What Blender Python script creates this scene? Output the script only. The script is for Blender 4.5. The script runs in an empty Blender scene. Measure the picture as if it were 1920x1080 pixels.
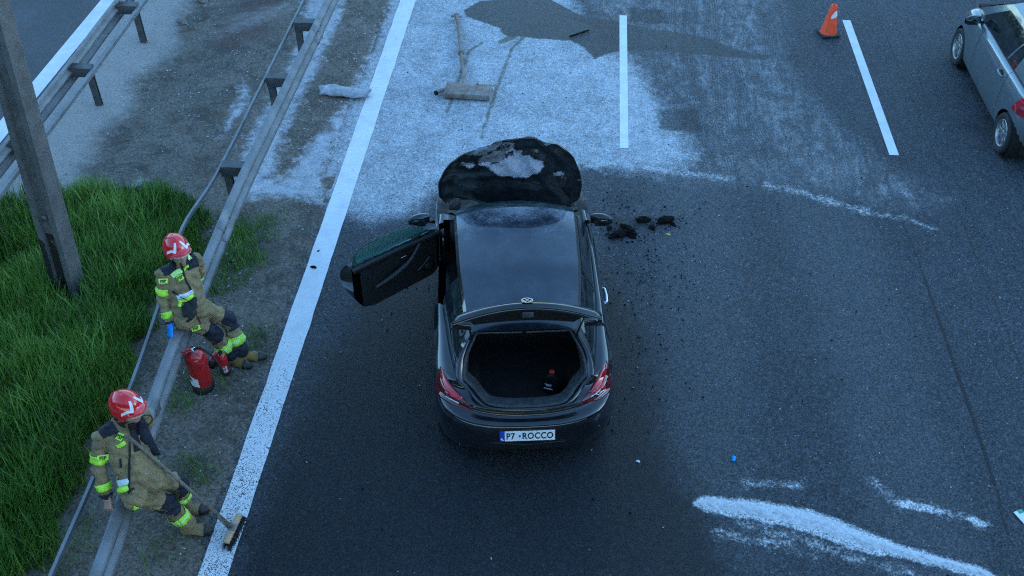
import bpy, bmesh, math, random
import numpy as np
from mathutils import Vector, Matrix
from mathutils.bvhtree import BVHTree
rng = np.random.default_rng(7); random.seed(7)
SC = bpy.context.scene
COL = SC.collection
R = math.radians
# ------------------------------------------------------------------ camera
F = 1900.0; TH = R(41.9); CH = 8.05; PSI = math.atan(200*math.cos(TH)/F)
FW = np.array([-math.sin(PSI)*math.cos(TH), math.cos(PSI)*math.cos(TH), -math.sin(TH)])
RT = np.array([math.cos(PSI), math.sin(PSI), 0.0]); UP = np.cross(RT, FW)
CP = np.array([0, 0, CH])
cam = bpy.data.cameras.new('camera'); camo = bpy.data.objects.new('camera', cam); COL.objects.link(camo)
cam.sensor_width = 36; cam.lens = F/1920*36; cam.clip_start = 0.1; cam.clip_end = 2000
camo.matrix_world = Matrix(((RT[0], UP[0], -FW[0], CP[0]), (RT[1], UP[1], -FW[1], CP[1]), (RT[2], UP[2], -FW[2], CP[2]), (0, 0, 0, 1)))
SC.camera = camo
# ------------------------------------------------------------------ dusk sky, sun, exposure
SUN_EL, SUN_AZ = R(9.0), R(98)            # azimuth measured from +Y towards +X
W = bpy.data.worlds.new('World'); SC.world = W; W.use_nodes = True
wn = W.node_tree.nodes; wl = W.node_tree.links
sky = wn.new('ShaderNodeTexSky'); sky.sky_type = 'NISHITA'; sky.sun_disc = False
sky.sun_elevation = SUN_EL; sky.sun_rotation = SUN_AZ; sky.air_density = 1.0; sky.dust_density = 0.15; sky.ozone_density = 2.2
bg = wn['Background']; bg.inputs['Strength'].default_value = 0.15
wl.new(sky.outputs[0], bg.inputs[0])
sl = bpy.data.lights.new('sun', 'SUN'); sl.energy = 0.10; sl.angle = R(25); sl.color = (1, .90, .74)
so = bpy.data.objects.new('sun', sl); COL.objects.link(so)
so.rotation_euler = Vector((math.sin(SUN_AZ)*math.cos(SUN_EL), math.cos(SUN_AZ)*math.cos(SUN_EL), math.sin(SUN_EL))).to_track_quat('Z', 'Y').to_euler()
VS = SC.view_settings; VS.view_transform = 'Standard'; VS.look = 'None'; VS.exposure = 2.48; VS.use_white_balance = True; VS.white_balance_temperature = 5800; VS.white_balance_tint = 4; VS.gamma = 1.0; VS.use_curve_mapping = False
SC.render.engine = 'CYCLES'
SC.cycles.use_denoising = False; SC.cycles.filter_width = 1.2

# ------------------------------------------------------------------ helpers
def G(x, y, h=0.0):
    "ground (or height h) point that lies under a photo pixel"
    d = FW*F + RT*(x-960) - UP*(y-540)
    return CP + d*((h-CH)/d[2])
def ray(x, y):
    d = FW*F + RT*(x-960) - UP*(y-540)
    return d/np.linalg.norm(d)
def link(name, me, mat=None, parent=None, smooth=True):
    o = bpy.data.objects.new(name, me); COL.objects.link(o)
    if mat is not None:
        for m in (mat if isinstance(mat, (list, tuple)) else [mat]): me.materials.append(m)
    if smooth and len(me.polygons): me.polygons.foreach_set('use_smooth', [True]*len(me.polygons))
    if parent is not None: o.parent = parent
    return o
def mesh(name, v, f, mat=None, parent=None, smooth=True):
    me = bpy.data.meshes.new(name)
    me.from_pydata([tuple(map(float, p)) for p in v], [], [tuple(map(int, q)) for q in f]); me.update()
    return link(name, me, mat, parent, smooth)
def fastmesh(name, V, Q, mat, parent=None, smooth=False):
    "V (n,3), Q (m,k) index array"
    me = bpy.data.meshes.new(name); V = np.asarray(V, np.float32); Q = np.asarray(Q, np.int32); k = Q.shape[1]
    me.vertices.add(len(V)); me.vertices.foreach_set('co', V.ravel())
    me.loops.add(Q.size); me.loops.foreach_set('vertex_index', Q.ravel())
    me.polygons.add(len(Q)); me.polygons.foreach_set('loop_start', np.arange(0, Q.size, k, dtype=np.int32))
    me.update(calc_edges=True); me.validate()
    return link(name, me, mat, parent, smooth)
def tag(o, label=None, cat=None, group=None, kind=None):
    if label: o['label'] = label
    if cat: o['category'] = cat
    if group: o['group'] = group
    if kind: o['kind'] = kind
    return o
def empty(name, loc=(0, 0, 0), rz=0.0, **k):
    o = bpy.data.objects.new(name, None); COL.objects.link(o); o.location = loc; o.rotation_euler = (0, 0, rz); o.empty_display_size = .1
    return tag(o, **k)
class MB:
    def __init__(s): s.v = []; s.f = []
    def add(s, v, f):
        n = len(s.v); s.v += [tuple(p) for p in v]; s.f += [tuple(i+n for i in q) for q in f]; return s
    def grid(s, P, close_u=False, close_v=False):
        P = np.asarray(P, float); a, b = P.shape[:2]; f = []
        for i in range(a if close_u else a-1):
            for j in range(b if close_v else b-1):
                i2, j2 = (i+1) % a, (j+1) % b
                f.append((i*b+j, i*b+j2, i2*b+j2, i2*b+j))
        return s.add(P.reshape(-1, 3), f)
    def box(s, c, sz, rot=None, bev=0.0):
        hx, hy, hz = [q/2 for q in sz]; c = np.array(c, float)
        if bev:
            bm = bmesh.new(); bmesh.ops.create_cube(bm, size=1.0)
            for v in bm.verts: v.co = Vector((v.co.x*sz[0], v.co.y*sz[1], v.co.z*sz[2]))
            bmesh.ops.bevel(bm, geom=list(bm.edges), offset=bev, segments=2, profile=.5, affect='EDGES')
            v = np.array([q.co[:] for q in bm.verts]); bm.verts.index_update(); f = [[q.index for q in p.verts] for p in bm.faces]; bm.free()
        else:
            v = np.array([(x*hx, y*hy, z*hz) for x in (-1, 1) for y in (-1, 1) for z in (-1, 1)])
            f = [(0, 1, 3, 2), (4, 6, 7, 5), (0, 4, 5, 1), (2, 3, 7, 6), (0, 2, 6, 4), (1, 5, 7, 3)]
        if rot is not None: v = v @ np.array(rot).T
        return s.add(v+c, f)
    def tube(s, pts, r, n=10, caps=True, r2=None):
        pts = np.array(pts, float); m = len(pts); rr = np.full(m, r) if np.isscalar(r) else np.array(r, float)
        T = np.gradient(pts, axis=0); T /= np.linalg.norm(T, axis=1)[:, None]+1e-9
        u = np.cross(T[0], (0, 0, 1.)); 
        if np.linalg.norm(u) < .1: u = np.cross(T[0], (0, 1., 0))
        ring = []
        for i in range(m):
            u = u - T[i]*(u@T[i]); u /= np.linalg.norm(u); w = np.cross(T[i], u)
            for k in range(n):
                a = 2*math.pi*k/n; ring.append(pts[i]+rr[i]*(math.cos(a)*u+math.sin(a)*w*(r2 or 1)))
        f = [(i*n+k, i*n+(k+1) % n, (i+1)*n+(k+1) % n, (i+1)*n+k) for i in range(m-1) for k in range(n)]
        if caps: f += [tuple(range(n))[::-1], tuple((m-1)*n+k for k in range(n))]
        return s.add(ring, f)
    def lathe(s, prof, c=(0, 0, 0), M=None, n=24):
        "prof [(r,z)], axis z, then 3x3 M"
        P = np.array([[(r*math.cos(2*math.pi*k/n), r*math.sin(2*math.pi*k/n), z) for k in range(n)] for r, z in prof])
        if M is not None: P = P @ np.array(M).T
        return s.grid(P+np.array(c), close_v=True)
    def prism(s, poly, z0, z1, M=None, c=(0, 0, 0)):
        n = len(poly); v = np.array([(x, y, z0) for x, y in poly]+[(x, y, z1) for x, y in poly], float)
        if M is not None: v = v @ np.array(M).T
        return s.add(v+np.array(c), [tuple(range(n))[::-1], tuple(range(n, 2*n))]+[(i, (i+1) % n, n+(i+1) % n, n+i) for i in range(n)])
    def build(s, name, mat, parent=None, smooth=True, auto=None):
        o = mesh(name, s.v, s.f, mat, parent, smooth)
        if auto is not None:
            bm = bmesh.new(); bm.from_mesh(o.data)
            bmesh.ops.recalc_face_normals(bm, faces=bm.faces)
            bm.to_mesh(o.data); bm.free(); o.data.set_sharp_from_angle(angle=R(auto))
        return o
def catmull(P, m):
    P = np.asarray(P, float); out = []
    n = len(P)
    for i in range(n-1):
        p0, p1, p2, p3 = P[max(i-1, 0)], P[i], P[i+1], P[min(i+2, n-1)]
        for k in range(m):
            t = k/m
            out.append(.5*((2*p1)+(-p0+p2)*t+(2*p0-5*p1+4*p2-p3)*t*t+(-p0+3*p1-3*p2+p3)*t**3))
    out.append(P[-1]); return np.array(out)
def resample(P, n):
    P = np.asarray(P, float); d = np.r_[0, np.cumsum(np.linalg.norm(np.diff(P, axis=0), axis=1))]
    t = np.linspace(0, d[-1], n); return np.stack([np.interp(t, d, P[:, k]) for k in range(P.shape[1])], 1)
def sdf_poly(X, poly):
    "signed distance (positive inside) of points X (n,2) to polygon"
    poly = np.asarray(poly, float); n = len(poly); d = np.full(len(X), 1e9); ins = np.zeros(len(X), bool)
    for i in range(n):
        a, b = poly[i], poly[(i+1) % n]; e = b-a; w = X-a
        t = np.clip((w@e)/(e@e+1e-12), 0, 1); q = w-t[:, None]*e; d = np.minimum(d, np.einsum('ij,ij->i', q, q))
        c = ((a[1] <= X[:, 1]) & (b[1] > X[:, 1])) | ((b[1] <= X[:, 1]) & (a[1] > X[:, 1]))
        with np.errstate(divide='ignore', invalid='ignore'):
            xi = a[0]+(X[:, 1]-a[1])/(b[1]-a[1])*(b[0]-a[0])
        ins ^= c & (X[:, 0] < xi)
    d = np.sqrt(d); return np.where(ins, d, -d)
def sdf_line(X, pts, w):
    pts = np.asarray(pts, float); w = np.broadcast_to(np.asarray(w, float), (len(pts),)); best = np.full(len(X), -1e9)
    for i in range(len(pts)-1):
        a, b = pts[i], pts[i+1]; e = b-a; q = X-a; t = np.clip((q@e)/(e@e+1e-12), 0, 1)
        best = np.maximum(best, (w[i]+(w[i+1]-w[i])*t)-np.linalg.norm(q-t[:, None]*e, axis=1))
    return best
def vnoise(P, scale, seed=0):
    "cheap smooth value noise on (n,2/3) points, -1..1"
    r = np.random.default_rng(seed); P = np.asarray(P, float)*scale; out = np.zeros(len(P)); amp = 0
    for k in range(8):
        d = r.normal(size=P.shape[1]); d /= np.linalg.norm(d); f = r.uniform(.6, 2.2); a = 1/f
        out += a*np.sin(2*math.pi*(P@d)*f+r.uniform(0, 6.28)+1.3*np.sin(2*math.pi*(P@np.roll(d, 1))*f*.7)); amp += a
    return out/amp*1.6
def gp(poly, h=0.0): return np.array([G(x, y, h)[:2] for x, y in poly])
def attr(o, name, val):
    a = o.data.attributes.new(name, 'FLOAT', 'POINT'); a.data.foreach_set('value', np.asarray(val, np.float32))

# ------------------------------------------------------------------ material DSL
class NT:
    def __init__(s, name):
        s.m = bpy.data.materials.new(name); s.m.use_nodes = True; s.t = s.m.node_tree
        s.b = s.t.nodes['Principled BSDF']; s.tc = None
    def set(s, inp, v):
        if isinstance(v, bpy.types.NodeSocket): s.t.links.new(v, inp)
        elif v is not None:
            if inp.type == 'RGBA' and len(v) == 3: v = (*v, 1)
            inp.default_value = v
    def co(s):
        if s.tc is None: s.tc = s.t.nodes.new('ShaderNodeTexCoord')
        return s.tc.outputs['Object']
    def mapping(s, scale=(1, 1, 1), rot=(0, 0, 0)):
        n = s.t.nodes.new('ShaderNodeMapping'); s.t.links.new(s.co(), n.inputs[0]); n.inputs['Scale'].default_value = scale; n.inputs['Rotation'].default_value = rot; return n.outputs[0]
    def noise(s, scale, detail=4, rough=.55, vec=None, dist=0):
        n = s.t.nodes.new('ShaderNodeTexNoise'); s.set(n.inputs['Vector'], vec or s.co()); n.inputs['Scale'].default_value = scale
        n.inputs['Detail'].default_value = detail; n.inputs['Roughness'].default_value = rough; n.inputs['Distortion'].default_value = dist; return n.outputs[0]
    def voro(s, scale, feat='F1', out=0, rnd=1, vec=None):
        n = s.t.nodes.new('ShaderNodeTexVoronoi'); n.feature = feat; s.set(n.inputs['Vector'], vec or s.co()); n.inputs['Scale'].default_value = scale; n.inputs['Randomness'].default_value = rnd; return n.outputs[out]
    def attr(s, name):
        n = s.t.nodes.new('ShaderNodeAttribute'); n.attribute_name = name; return n.outputs['Fac']
    def ma(s, op, a, b=0.0, c=0.0, clamp=False):
        n = s.t.nodes.new('ShaderNodeMath'); n.operation = op; n.use_clamp = clamp
        s.set(n.inputs[0], a); s.set(n.inputs[1], b); s.set(n.inputs[2], c); return n.outputs[0]
    def step(s, v, lo, hi, a=0.0, b=1.0):
        n = s.t.nodes.new('ShaderNodeMapRange'); n.interpolation_type = 'SMOOTHSTEP'; s.set(n.inputs[0], v)
        s.set(n.inputs[1], lo); s.set(n.inputs[2], hi); s.set(n.inputs[3], a); s.set(n.inputs[4], b); return n.outputs[0]
    def mix(s, f, a, b, mode='MIX'):
        n = s.t.nodes.new('ShaderNodeMix'); n.data_type = 'RGBA'; n.blend_type = mode
        s.set(n.inputs[0], f); s.set(n.inputs[6], a); s.set(n.inputs[7], b); return n.outputs[2]
    def bump(s, h, strength=.3, dist=.01):
        n = s.t.nodes.new('ShaderNodeBump'); n.inputs['Strength'].default_value = strength; n.inputs['Distance'].default_value = dist
        s.t.links.new(h, n.inputs['Height']); s.t.links.new(n.outputs[0], s.b.inputs['Normal'])
    def out(s, **k):
        for a, v in k.items(): s.set(s.b.inputs[a.replace('_', ' ')], v)
        return s.m
def grey(v): return (v, v, v)
def simple(name, col, rough=.5, metal=0.0, var=.25, scale=14, bump=0.0, bscale=60, dirt=None, dirt_amt=.5, **k):
    t = NT(name); n = t.noise(scale, 5)
    c2 = tuple(min(1, x*(1+var)) for x in col); c1 = tuple(x*(1-var) for x in col)
    c = t.mix(t.step(n, .3, .7), c1, c2)
    if dirt is not None: c = t.mix(t.ma('MULTIPLY', t.step(t.noise(scale*.4, 8, .7), .45, .7), dirt_amt), c, dirt)
    rr = t.step(t.noise(scale*2, 3), .2, .8, max(0, rough-.1), min(1, rough+.12))
    if bump: t.bump(t.noise(bscale, 4), bump, .01)
    return t.out(Base_Color=c, Roughness=rr, Metallic=metal, **k)
# ------------------------------------------------------------------ road material
EDGE_X, MID_X, RIGHT_X = -3.09, 0.64, 4.39
def road_material():
    t = NT('asphalt_road')
    n1 = t.noise(9, 6, .6); n2 = t.noise(45, 5, .65); nb = t.noise(1.1, 5, .6); nm = t.noise(3.2, 6, .65)
    fine = t.voro(190, 'F1', 0); spk = t.voro(75, 'F1', 1)
    sep = t.t.nodes.new('ShaderNodeSeparateColor'); t.t.links.new(spk, sep.inputs[0])
    base = t.mix(t.step(nb, .3, .7), (.022, .029, .040), (.038, .048, .063))
    base = t.mix(t.ma('MULTIPLY', t.step(t.noise(85, 3, .7), .46, .70), .75), base, (.098, .102, .108))
    grain = t.t.nodes.new('ShaderNodeSeparateColor'); t.t.links.new(t.voro(62, 'F1', 1), grain.inputs[0]); g1 = grain.outputs[0]
    grain2 = t.t.nodes.new('ShaderNodeSeparateColor'); t.t.links.new(t.voro(31, 'F1', 1), grain2.inputs[0])
    strk = t.step(t.noise(1.6, 6, .65, t.mapping((2.6, .22, 1))), .38, .66)
    base = t.mix(t.ma('MULTIPLY', strk, .55), base, (.055, .063, .075))
    stain = t.step(t.noise(1.25, 7, .7, None, .8), .56, .66); base = t.mix(t.ma('MULTIPLY', stain, .5), base, (.016, .018, .021))
    base = t.mix(t.ma('MULTIPLY', t.step(g1, .55, 1.0), .55), base, (.095, .104, .116))
    base = t.mix(t.ma('MULTIPLY', t.step(g1, .38, .0), .6), base, (.006, .007, .009))
    base = t.mix(t.ma('MULTIPLY', t.step(grain2.outputs[1], .80, 1.0), .35), base, (.12, .125, .13))
    lone = t.step(grain2.outputs[2], .985, .99); lone = t.ma('MULTIPLY', lone, t.step(t.voro(31), .30, .2))
    base = t.mix(t.ma('MULTIPLY', lone, .8), base, (.33, .33, .33))
    # worn lighter wheel bands are given as a signed field
    jit = t.ma('ADD', t.ma('MULTIPLY', t.ma('SUBTRACT', n1, .5), .42), t.ma('MULTIPLY', t.ma('SUBTRACT', n2, .5), .34))
    jbig = t.ma('MULTIPLY', t.ma('SUBTRACT', nm, .5), .9)
    def mask(name, w, j=1.0, big=0.0):
        a = t.ma('ADD', t.attr(name), t.ma('MULTIPLY', jit, j))
        if big: a = t.ma('ADD', a, t.ma('MULTIPLY', jbig, big))
        return t.step(a, -w, w)
    seam = mask('seam', .006, .06)
    base = t.mix(t.ma('MULTIPLY', seam, .85), base, (.012, .013, .015))
    worn = mask('worn', .25, 1, .6)
    base = t.mix(t.ma('MULTIPLY', worn, .42), base, (.095, .105, .115))
    rough = .62
    wet_shade = mask('wet_shade', .35, 1.0, .5)
    base = t.mix(t.ma('MULTIPLY', wet_shade, .86), base, (.0085, .0115, .0165))  # damp asphalt and the shade by the overpass, both darkened into the colour
    thin = t.ma('MULTIPLY', mask('thin', .3, 1, .6), t.step(t.noise(5, 8, .7), .25, .75, .25, .8))
    tr = mask('track', .035, .25)
    tread = t.step(t.noise(26, 3, .6, t.mapping((1, 1, 1))), .38, .62)
    streak = t.step(t.noise(2.0, 8, .72, t.mapping((3.6, .8, 1), (0, 0, .10)), 1.2), .36, .66)
    thin = t.ma('MULTIPLY', thin, t.step(streak, 0, 1, .28, 1))
    lines = t.step(t.ma('SINE', t.ma('MULTIPLY', t.ma('ADD', t.attr('trc'), t.ma('MULTIPLY', t.ma('SUBTRACT', nm, .5), .03)), 160.0)), -.3, .9)
    thin = t.ma('MULTIPLY', thin, t.ma('SUBTRACT', 1, t.ma('MULTIPLY', t.ma('MULTIPLY', tr, t.ma('MAXIMUM', lines, t.ma('MULTIPLY', tread, .6))), .78)))
    blot = t.step(t.noise(2.6, 7, .7, None, .6), .46, .62); thin = t.ma('MULTIPLY', thin, t.ma('SUBTRACT', 1.0, t.ma('MULTIPLY', blot, .55)))
    c = t.mix(t.ma('MULTIPLY', thin, .92), base, (.36, .375, .39))
    pow_ = mask('powder', .22, 1.0, .5)
    pd = t.ma('MULTIPLY', t.step(t.noise(3.0, 8, .72), .25, .68, .55, 1.0), t.step(t.noise(1.1, 7, .7, None, .5), .32, .60, .82, 1.0))
    pg = t.ma('MULTIPLY', t.step(n2, .32, .60, .55, 1.0), t.step(g1, .0, .25, .55, 1.0))
    pow_ = t.ma('MULTIPLY', t.ma('MULTIPLY', pow_, pd), pg)
    pc = t.mix(t.step(t.noise(14, 6, .7), .3, .7), (.46, .50, .54), (.74, .775, .81))
    c = t.mix(pow_, c, pc)
    fl = mask('fluid', .02, .2)
    c = t.mix(t.ma('MULTIPLY', fl, .75), c, (.09, .085, .035))
    rg = t.ma('MULTIPLY', mask('ridge', .05, .55, .25), t.ma('MULTIPLY', t.step(t.noise(22, 8, .8), .42, .60), t.step(t.noise(3.4, 6, .7), .33, .57)))
    c = t.mix(t.ma('MULTIPLY', rg, .95), c, (.62, .64, .66))
    pt_ = t.ma('MULTIPLY', mask('patch', .06, .7), t.step(tread, 0, 1, .75, 1)); c = t.mix(t.ma('MULTIPLY', pt_, .85), c, (.022, .025, .028))
    sbm = mask('sorb', .02, .20); c = t.mix(t.ma('MULTIPLY', sbm, t.step(t.noise(26, 7, .75), .30, .50, .35, 1)), c, t.mix(t.step(n1, .3, .7), (.50, .52, .54), (.70, .72, .74)))
    soot = t.ma('MULTIPLY', mask('soot', .14, 1.2, .3), .85)
    c = t.mix(soot, c, (.012, .013, .014))
    pud = mask('puddle', .018, .30)
    c = t.mix(t.ma('MULTIPLY', pud, t.step(t.attr('pudk'), -.3, .3, .95, .86)), c, t.mix(t.step(n1, .3, .7), (.011, .015, .021), (.022, .028, .036)))
    soil = mask('soil', .05, 1.0)
    c = t.mix(soil, c, t.mix(t.step(n1, .3, .7), (.095, .09, .082), (.17, .16, .145)))
    gq = t.t.nodes.new('ShaderNodeSeparateColor'); t.t.links.new(t.voro(78, 'F1', 1), gq.inputs[0])
    gm = t.ma('ADD', t.step(gq.outputs[0], 0, 1, .42, 1.35), t.ma('MULTIPLY', t.step(gq.outputs[1], .86, 1.0), .75))
    gm = t.ma('ADD', t.ma('MULTIPLY', gm, t.ma('SUBTRACT', 1.0, t.ma('MULTIPLY', pow_, .78))), t.ma('MULTIPLY', pow_, .76))
    gc = t.t.nodes.new('ShaderNodeCombineColor'); [t.set(gc.inputs[k], gm) for k in range(3)]
    c = t.mix(1.0, c, gc.outputs[0], 'MULTIPLY')
    r = t.mix(wet_shade, grey(.66), grey(.36)); r = t.mix(pow_, r, grey(.9)); r = t.mix(pud, r, grey(.42)); r = t.mix(soil, r, grey(.95))
    hgt = t.ma('ADD', t.ma('MULTIPLY', fine, -.6), t.ma('MULTIPLY', pow_, .5))
    nb_ = t.t.nodes.new('ShaderNodeBump'); nb_.inputs['Distance'].default_value = .012
    t.set(nb_.inputs['Strength'], t.step(pud, 0, 1, .7, .25)); t.t.links.new(hgt, nb_.inputs['Height']); t.t.links.new(nb_.outputs[0], t.b.inputs['Normal'])
    return t.out(Base_Color=c, Roughness=r, Specular_IOR_Level=t.step(t.ma('MAXIMUM', pud, wet_shade), 0, 1, .40, .22))
def axis_lines(lo, hi, step, far_lo, far_hi):
    return np.r_[far_lo, np.arange(lo, hi, step), hi, far_hi]
POWDER = [(745, -60), (700, 40), (668, 130), (640, 215), (612, 300), (590, 340), (598, 390), (640, 402), (700, 412), (760, 405), (800, 372), (830, 345), (900, 330), (1040, 330), (1092, 312), (1200, 318), (1262, 315),
          (1300, 300), (1268, 230), (1225, 180), (1180, 110), (1130, 96), (1090, 40), (1060, -60)]
THIN = [(1050, -80), (1180, -80), (1330, -80), (1450, -60), (1462, 70), (1470, 130), (1560, 230), (1660, 320), (1765, 375), (1700, 395), (1560, 350), (1400, 342), (1250, 335), (1180, 320), (1150, 200), (1140, 60)]
PUDDLE = [(869, 19), (875, 32), (906, 42), (938, 53), (942, 65), (958, 69), (984, 69), (1010, 73), (1071, 76), (1094, 88), (1115, 111), (1140, 100), (1170, 96), (1206, 94), (1260, 97), (1330, 104), (1436, 113), (1448, 104),
          (1400, 97), (1372, 90), (1330, 72), (1283, 62), (1240, 57), (1185, 47), (1143, 36), (1100, 33), (1075, 22), (1050, 8), (1020, -6), (960, -4), (900, 2)]
SOIL = [(655, -60), (648, -10), (632, 52), (614, 81), (603, 106), (591, 139), (567, 171), (553, 207), (532, 258), (508, 330), (530, 340), (562, 300), (593, 258), (625, 242), (622, 226), (661, 194), (670, 152), (687, 123), (703, 87), (735, 0), (745, -60)]
VPOW = [(590, -60), (760, -60), (745, 0), (700, 100), (650, 240), (600, 330), (606, 385), (570, 374), (500, 370), (452, 380), (440, 330), (470, 260), (520, 170), (560, 90)]
BANK = [(1300, 944), (1325, 945), (1365, 950), (1420, 957), (1480, 968), (1540, 984), (1590, 1004), (1635, 1020), (1690, 1034), (1750, 1050), (1800, 1064), (1840, 1075), (1880, 1092)]
BANKW = [.01, .09, .105, .115, .125, .14, .135, .11, .075, .06, .065, .06, .04]
def soil_mask(P): return np.maximum(np.maximum(sdf_poly(P, gp(SOIL)), -1), np.minimum(np.maximum(-3.225-P[:, 0], -1), 10.55+.22*vnoise(P, .9, 77)-P[:, 1]))
def vpow_mask(P): return np.minimum(sdf_poly(P, gp(VPOW)), -sdf_poly(P, gp(SOIL)))
def build_road():
    xs = axis_lines(-3.46, 8.6, .045, [], [9.5, 11.0, 13.0]); ys = axis_lines(4.2, 18.6, .045, [-60, -20, -5, 0, 2.5, 3.5], [19.5, 22, 30, 60, 200])
    X, Y = np.meshgrid(xs, ys, indexing='ij'); V = np.stack([X, Y, np.zeros_like(X)], -1).reshape(-1, 3)
    # the carriageway frays into the verge
    a, b = X.shape; I = np.arange(a*b).reshape(a, b); Q = np.stack([I[:-1, :-1], I[1:, :-1], I[1:, 1:], I[:-1, 1:]], -1).reshape(-1, 4)
    P = V[:, :2]
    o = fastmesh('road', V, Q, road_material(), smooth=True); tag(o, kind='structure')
    cl = lambda d, m=1.0: np.clip(d, -m, m)
    attr(o, 'powder', cl(np.maximum(sdf_poly(P, gp(POWDER)), np.where(P[:, 0] < -3.15, vpow_mask(P), -1)))); attr(o, 'thin', cl(sdf_poly(P, gp(THIN)))); attr(o, 'puddle', cl(sdf_poly(P, gp(PUDDLE))))
    attr(o, 'pudk', cl(P[:, 0]-.75))
    wet_shade = sdf_poly(P, gp([(430, 1120), (500, 900), (590, 700), (670, 560), (700, 470), (830, 440), (1150, 520), (1220, 640), (1240, 820), (1290, 900), (1330, 960), (1400, 1120)]))
    attr(o, 'wet_shade', cl(wet_shade))
    attr(o, 'worn', cl(np.maximum(sdf_line(P, gp([(1330, 1130), (1320, 620), (1300, 350)]), .45), sdf_line(P, gp([(1760, 1100), (1620, 620), (1520, 330)]), .5))))
    tr = [[(1300, -40), (1290, 100), (1308, 230), (1322, 330)], [(1180, 100), (1250, 170), (1340, 260), (1420, 330)], [(1200, 92), (1300, 175), (1400, 290)], [(1420, -40), (1440, 40), (1446, 100)],
          [(1345, 110), (1352, 230), (1380, 330)], [(1230, 110), (1265, 230), (1290, 320)], [(1375, 120), (1392, 200), (1400, 250)], [(1260, -40), (1255, 40)], [(1330, -40), (1335, 60), (1340, 110)], [(1210, 120), (1240, 200), (1262, 300)], [(1405, 215), (1450, 290), (1500, 340)], [(1180, 130), (1290, 230), (1330, 320)]]
    d = np.full(len(P), -1.); trc = np.zeros(len(P))
    for l in tr:
        q = catmull(gp(l), 4); dl = sdf_line(P, q, .13); sg = np.zeros(len(P)); bb = np.full(len(P), 1e9)
        for a_, b_ in zip(q[:-1], q[1:]):
            e = b_-a_; w_ = P-a_; tt = np.clip((w_@e)/(e@e+1e-9), 0, 1); dd = np.linalg.norm(w_-tt[:, None]*e, axis=1); m_ = dd < bb; sg = np.where(m_, (w_[:, 0]*e[1]-w_[:, 1]*e[0])/np.linalg.norm(e), sg); bb = np.minimum(bb, dd)
        trc = np.where(dl > d, sg, trc); d = np.maximum(d, dl)
    attr(o, 'trc', trc)
    pd_ = np.full(len(P), -1.)
    for q in ([(1230, 205), (1310, 203), (1318, 248), (1238, 244)], [(1175, 14), (1245, 18), (1250, 45), (1182, 42)]): pd_ = np.maximum(pd_, sdf_poly(P, gp(q)))
    attr(o, 'track', cl(d)); attr(o, 'patch', cl(pd_))
    fl = np.full(len(P), -1.)
    for l, w in (([(1010, 45), (960, 90), (930, 170), (915, 215), (903, 258)], .025), ([(905, 80), (880, 95), (866, 130), (846, 190), (838, 210)], .028), ([(960, 70), (940, 78)], .06)): fl = np.maximum(fl, sdf_line(P, gp(l), w))
    attr(o, 'fluid', cl(fl))
    rd = np.full(len(P), -1.)
    for l, w in (([(1098, 312), (1150, 306), (1210, 313), (1290, 326), (1370, 335)], .05), ([(1442, 347), (1500, 362), (1560, 380), (1622, 396)], .06), ([(1650, 402), (1700, 410), (1745, 428)], .03), 
                 ([(1400, 907), (1500, 908)], .02), ([(1670, 934), (1740, 950), (1850, 985)], .035), ([(1350, 1000), (1430, 1015), (1520, 1035)], .045), ([(1640, 905), (1690, 945)], .03), ([(1400, 985), (1510, 1012), (1600, 1048), (1700, 1072)], .05)): rd = np.maximum(rd, sdf_line(P, gp(l), w))
    attr(o, 'ridge', cl(rd))
    sb = sdf_line(P, catmull(gp(BANK), 6), np.interp(np.linspace(0, 1, 6*(len(BANK)-1)+1), np.linspace(0, 1, len(BANKW)), BANKW))
    for l, w in (([(1672, 938), (1700, 946), (1740, 952), (1768, 960)], [.01, .05, .045, .01]), ([(1812, 972), (1830, 978), (1848, 985)], [.01, .05, .01]), ([(1424, 907), (1436, 905)], [.005, .01]), ([(1474, 913), (1486, 910)], [.005, .005])): sb = np.maximum(sb, sdf_line(P, gp(l), w))
    attr(o, 'sorb', cl(sb))
    so_ = np.full(len(P), -1.)
    for q in ([(1120, 395), (1190, 400), (1270, 408), (1262, 430), (1200, 440), (1150, 462), (1120, 440)], [(690, 420), (770, 405), (840, 395), (800, 430)], [(1100, 370), (1180, 360), (1230, 370), (1160, 395)]): so_ = np.maximum(so_, sdf_poly(P, gp(q))-.12)
    attr(o, 'soot', cl(so_))
    sm = np.maximum(sdf_line(P, [(.74, -20), (.74, 40)], .008), sdf_line(P, gp([(1690, 405), (1760, 600), (1850, 860), (1890, 1000)]), .022)); sm = np.maximum(sm, sdf_line(P, [(4.95, -20), (4.95, 60)], .01))
    attr(o, 'seam', cl(sm))
    attr(o, 'soil', cl(soil_mask(P)))
    return o
road = build_road()

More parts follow.
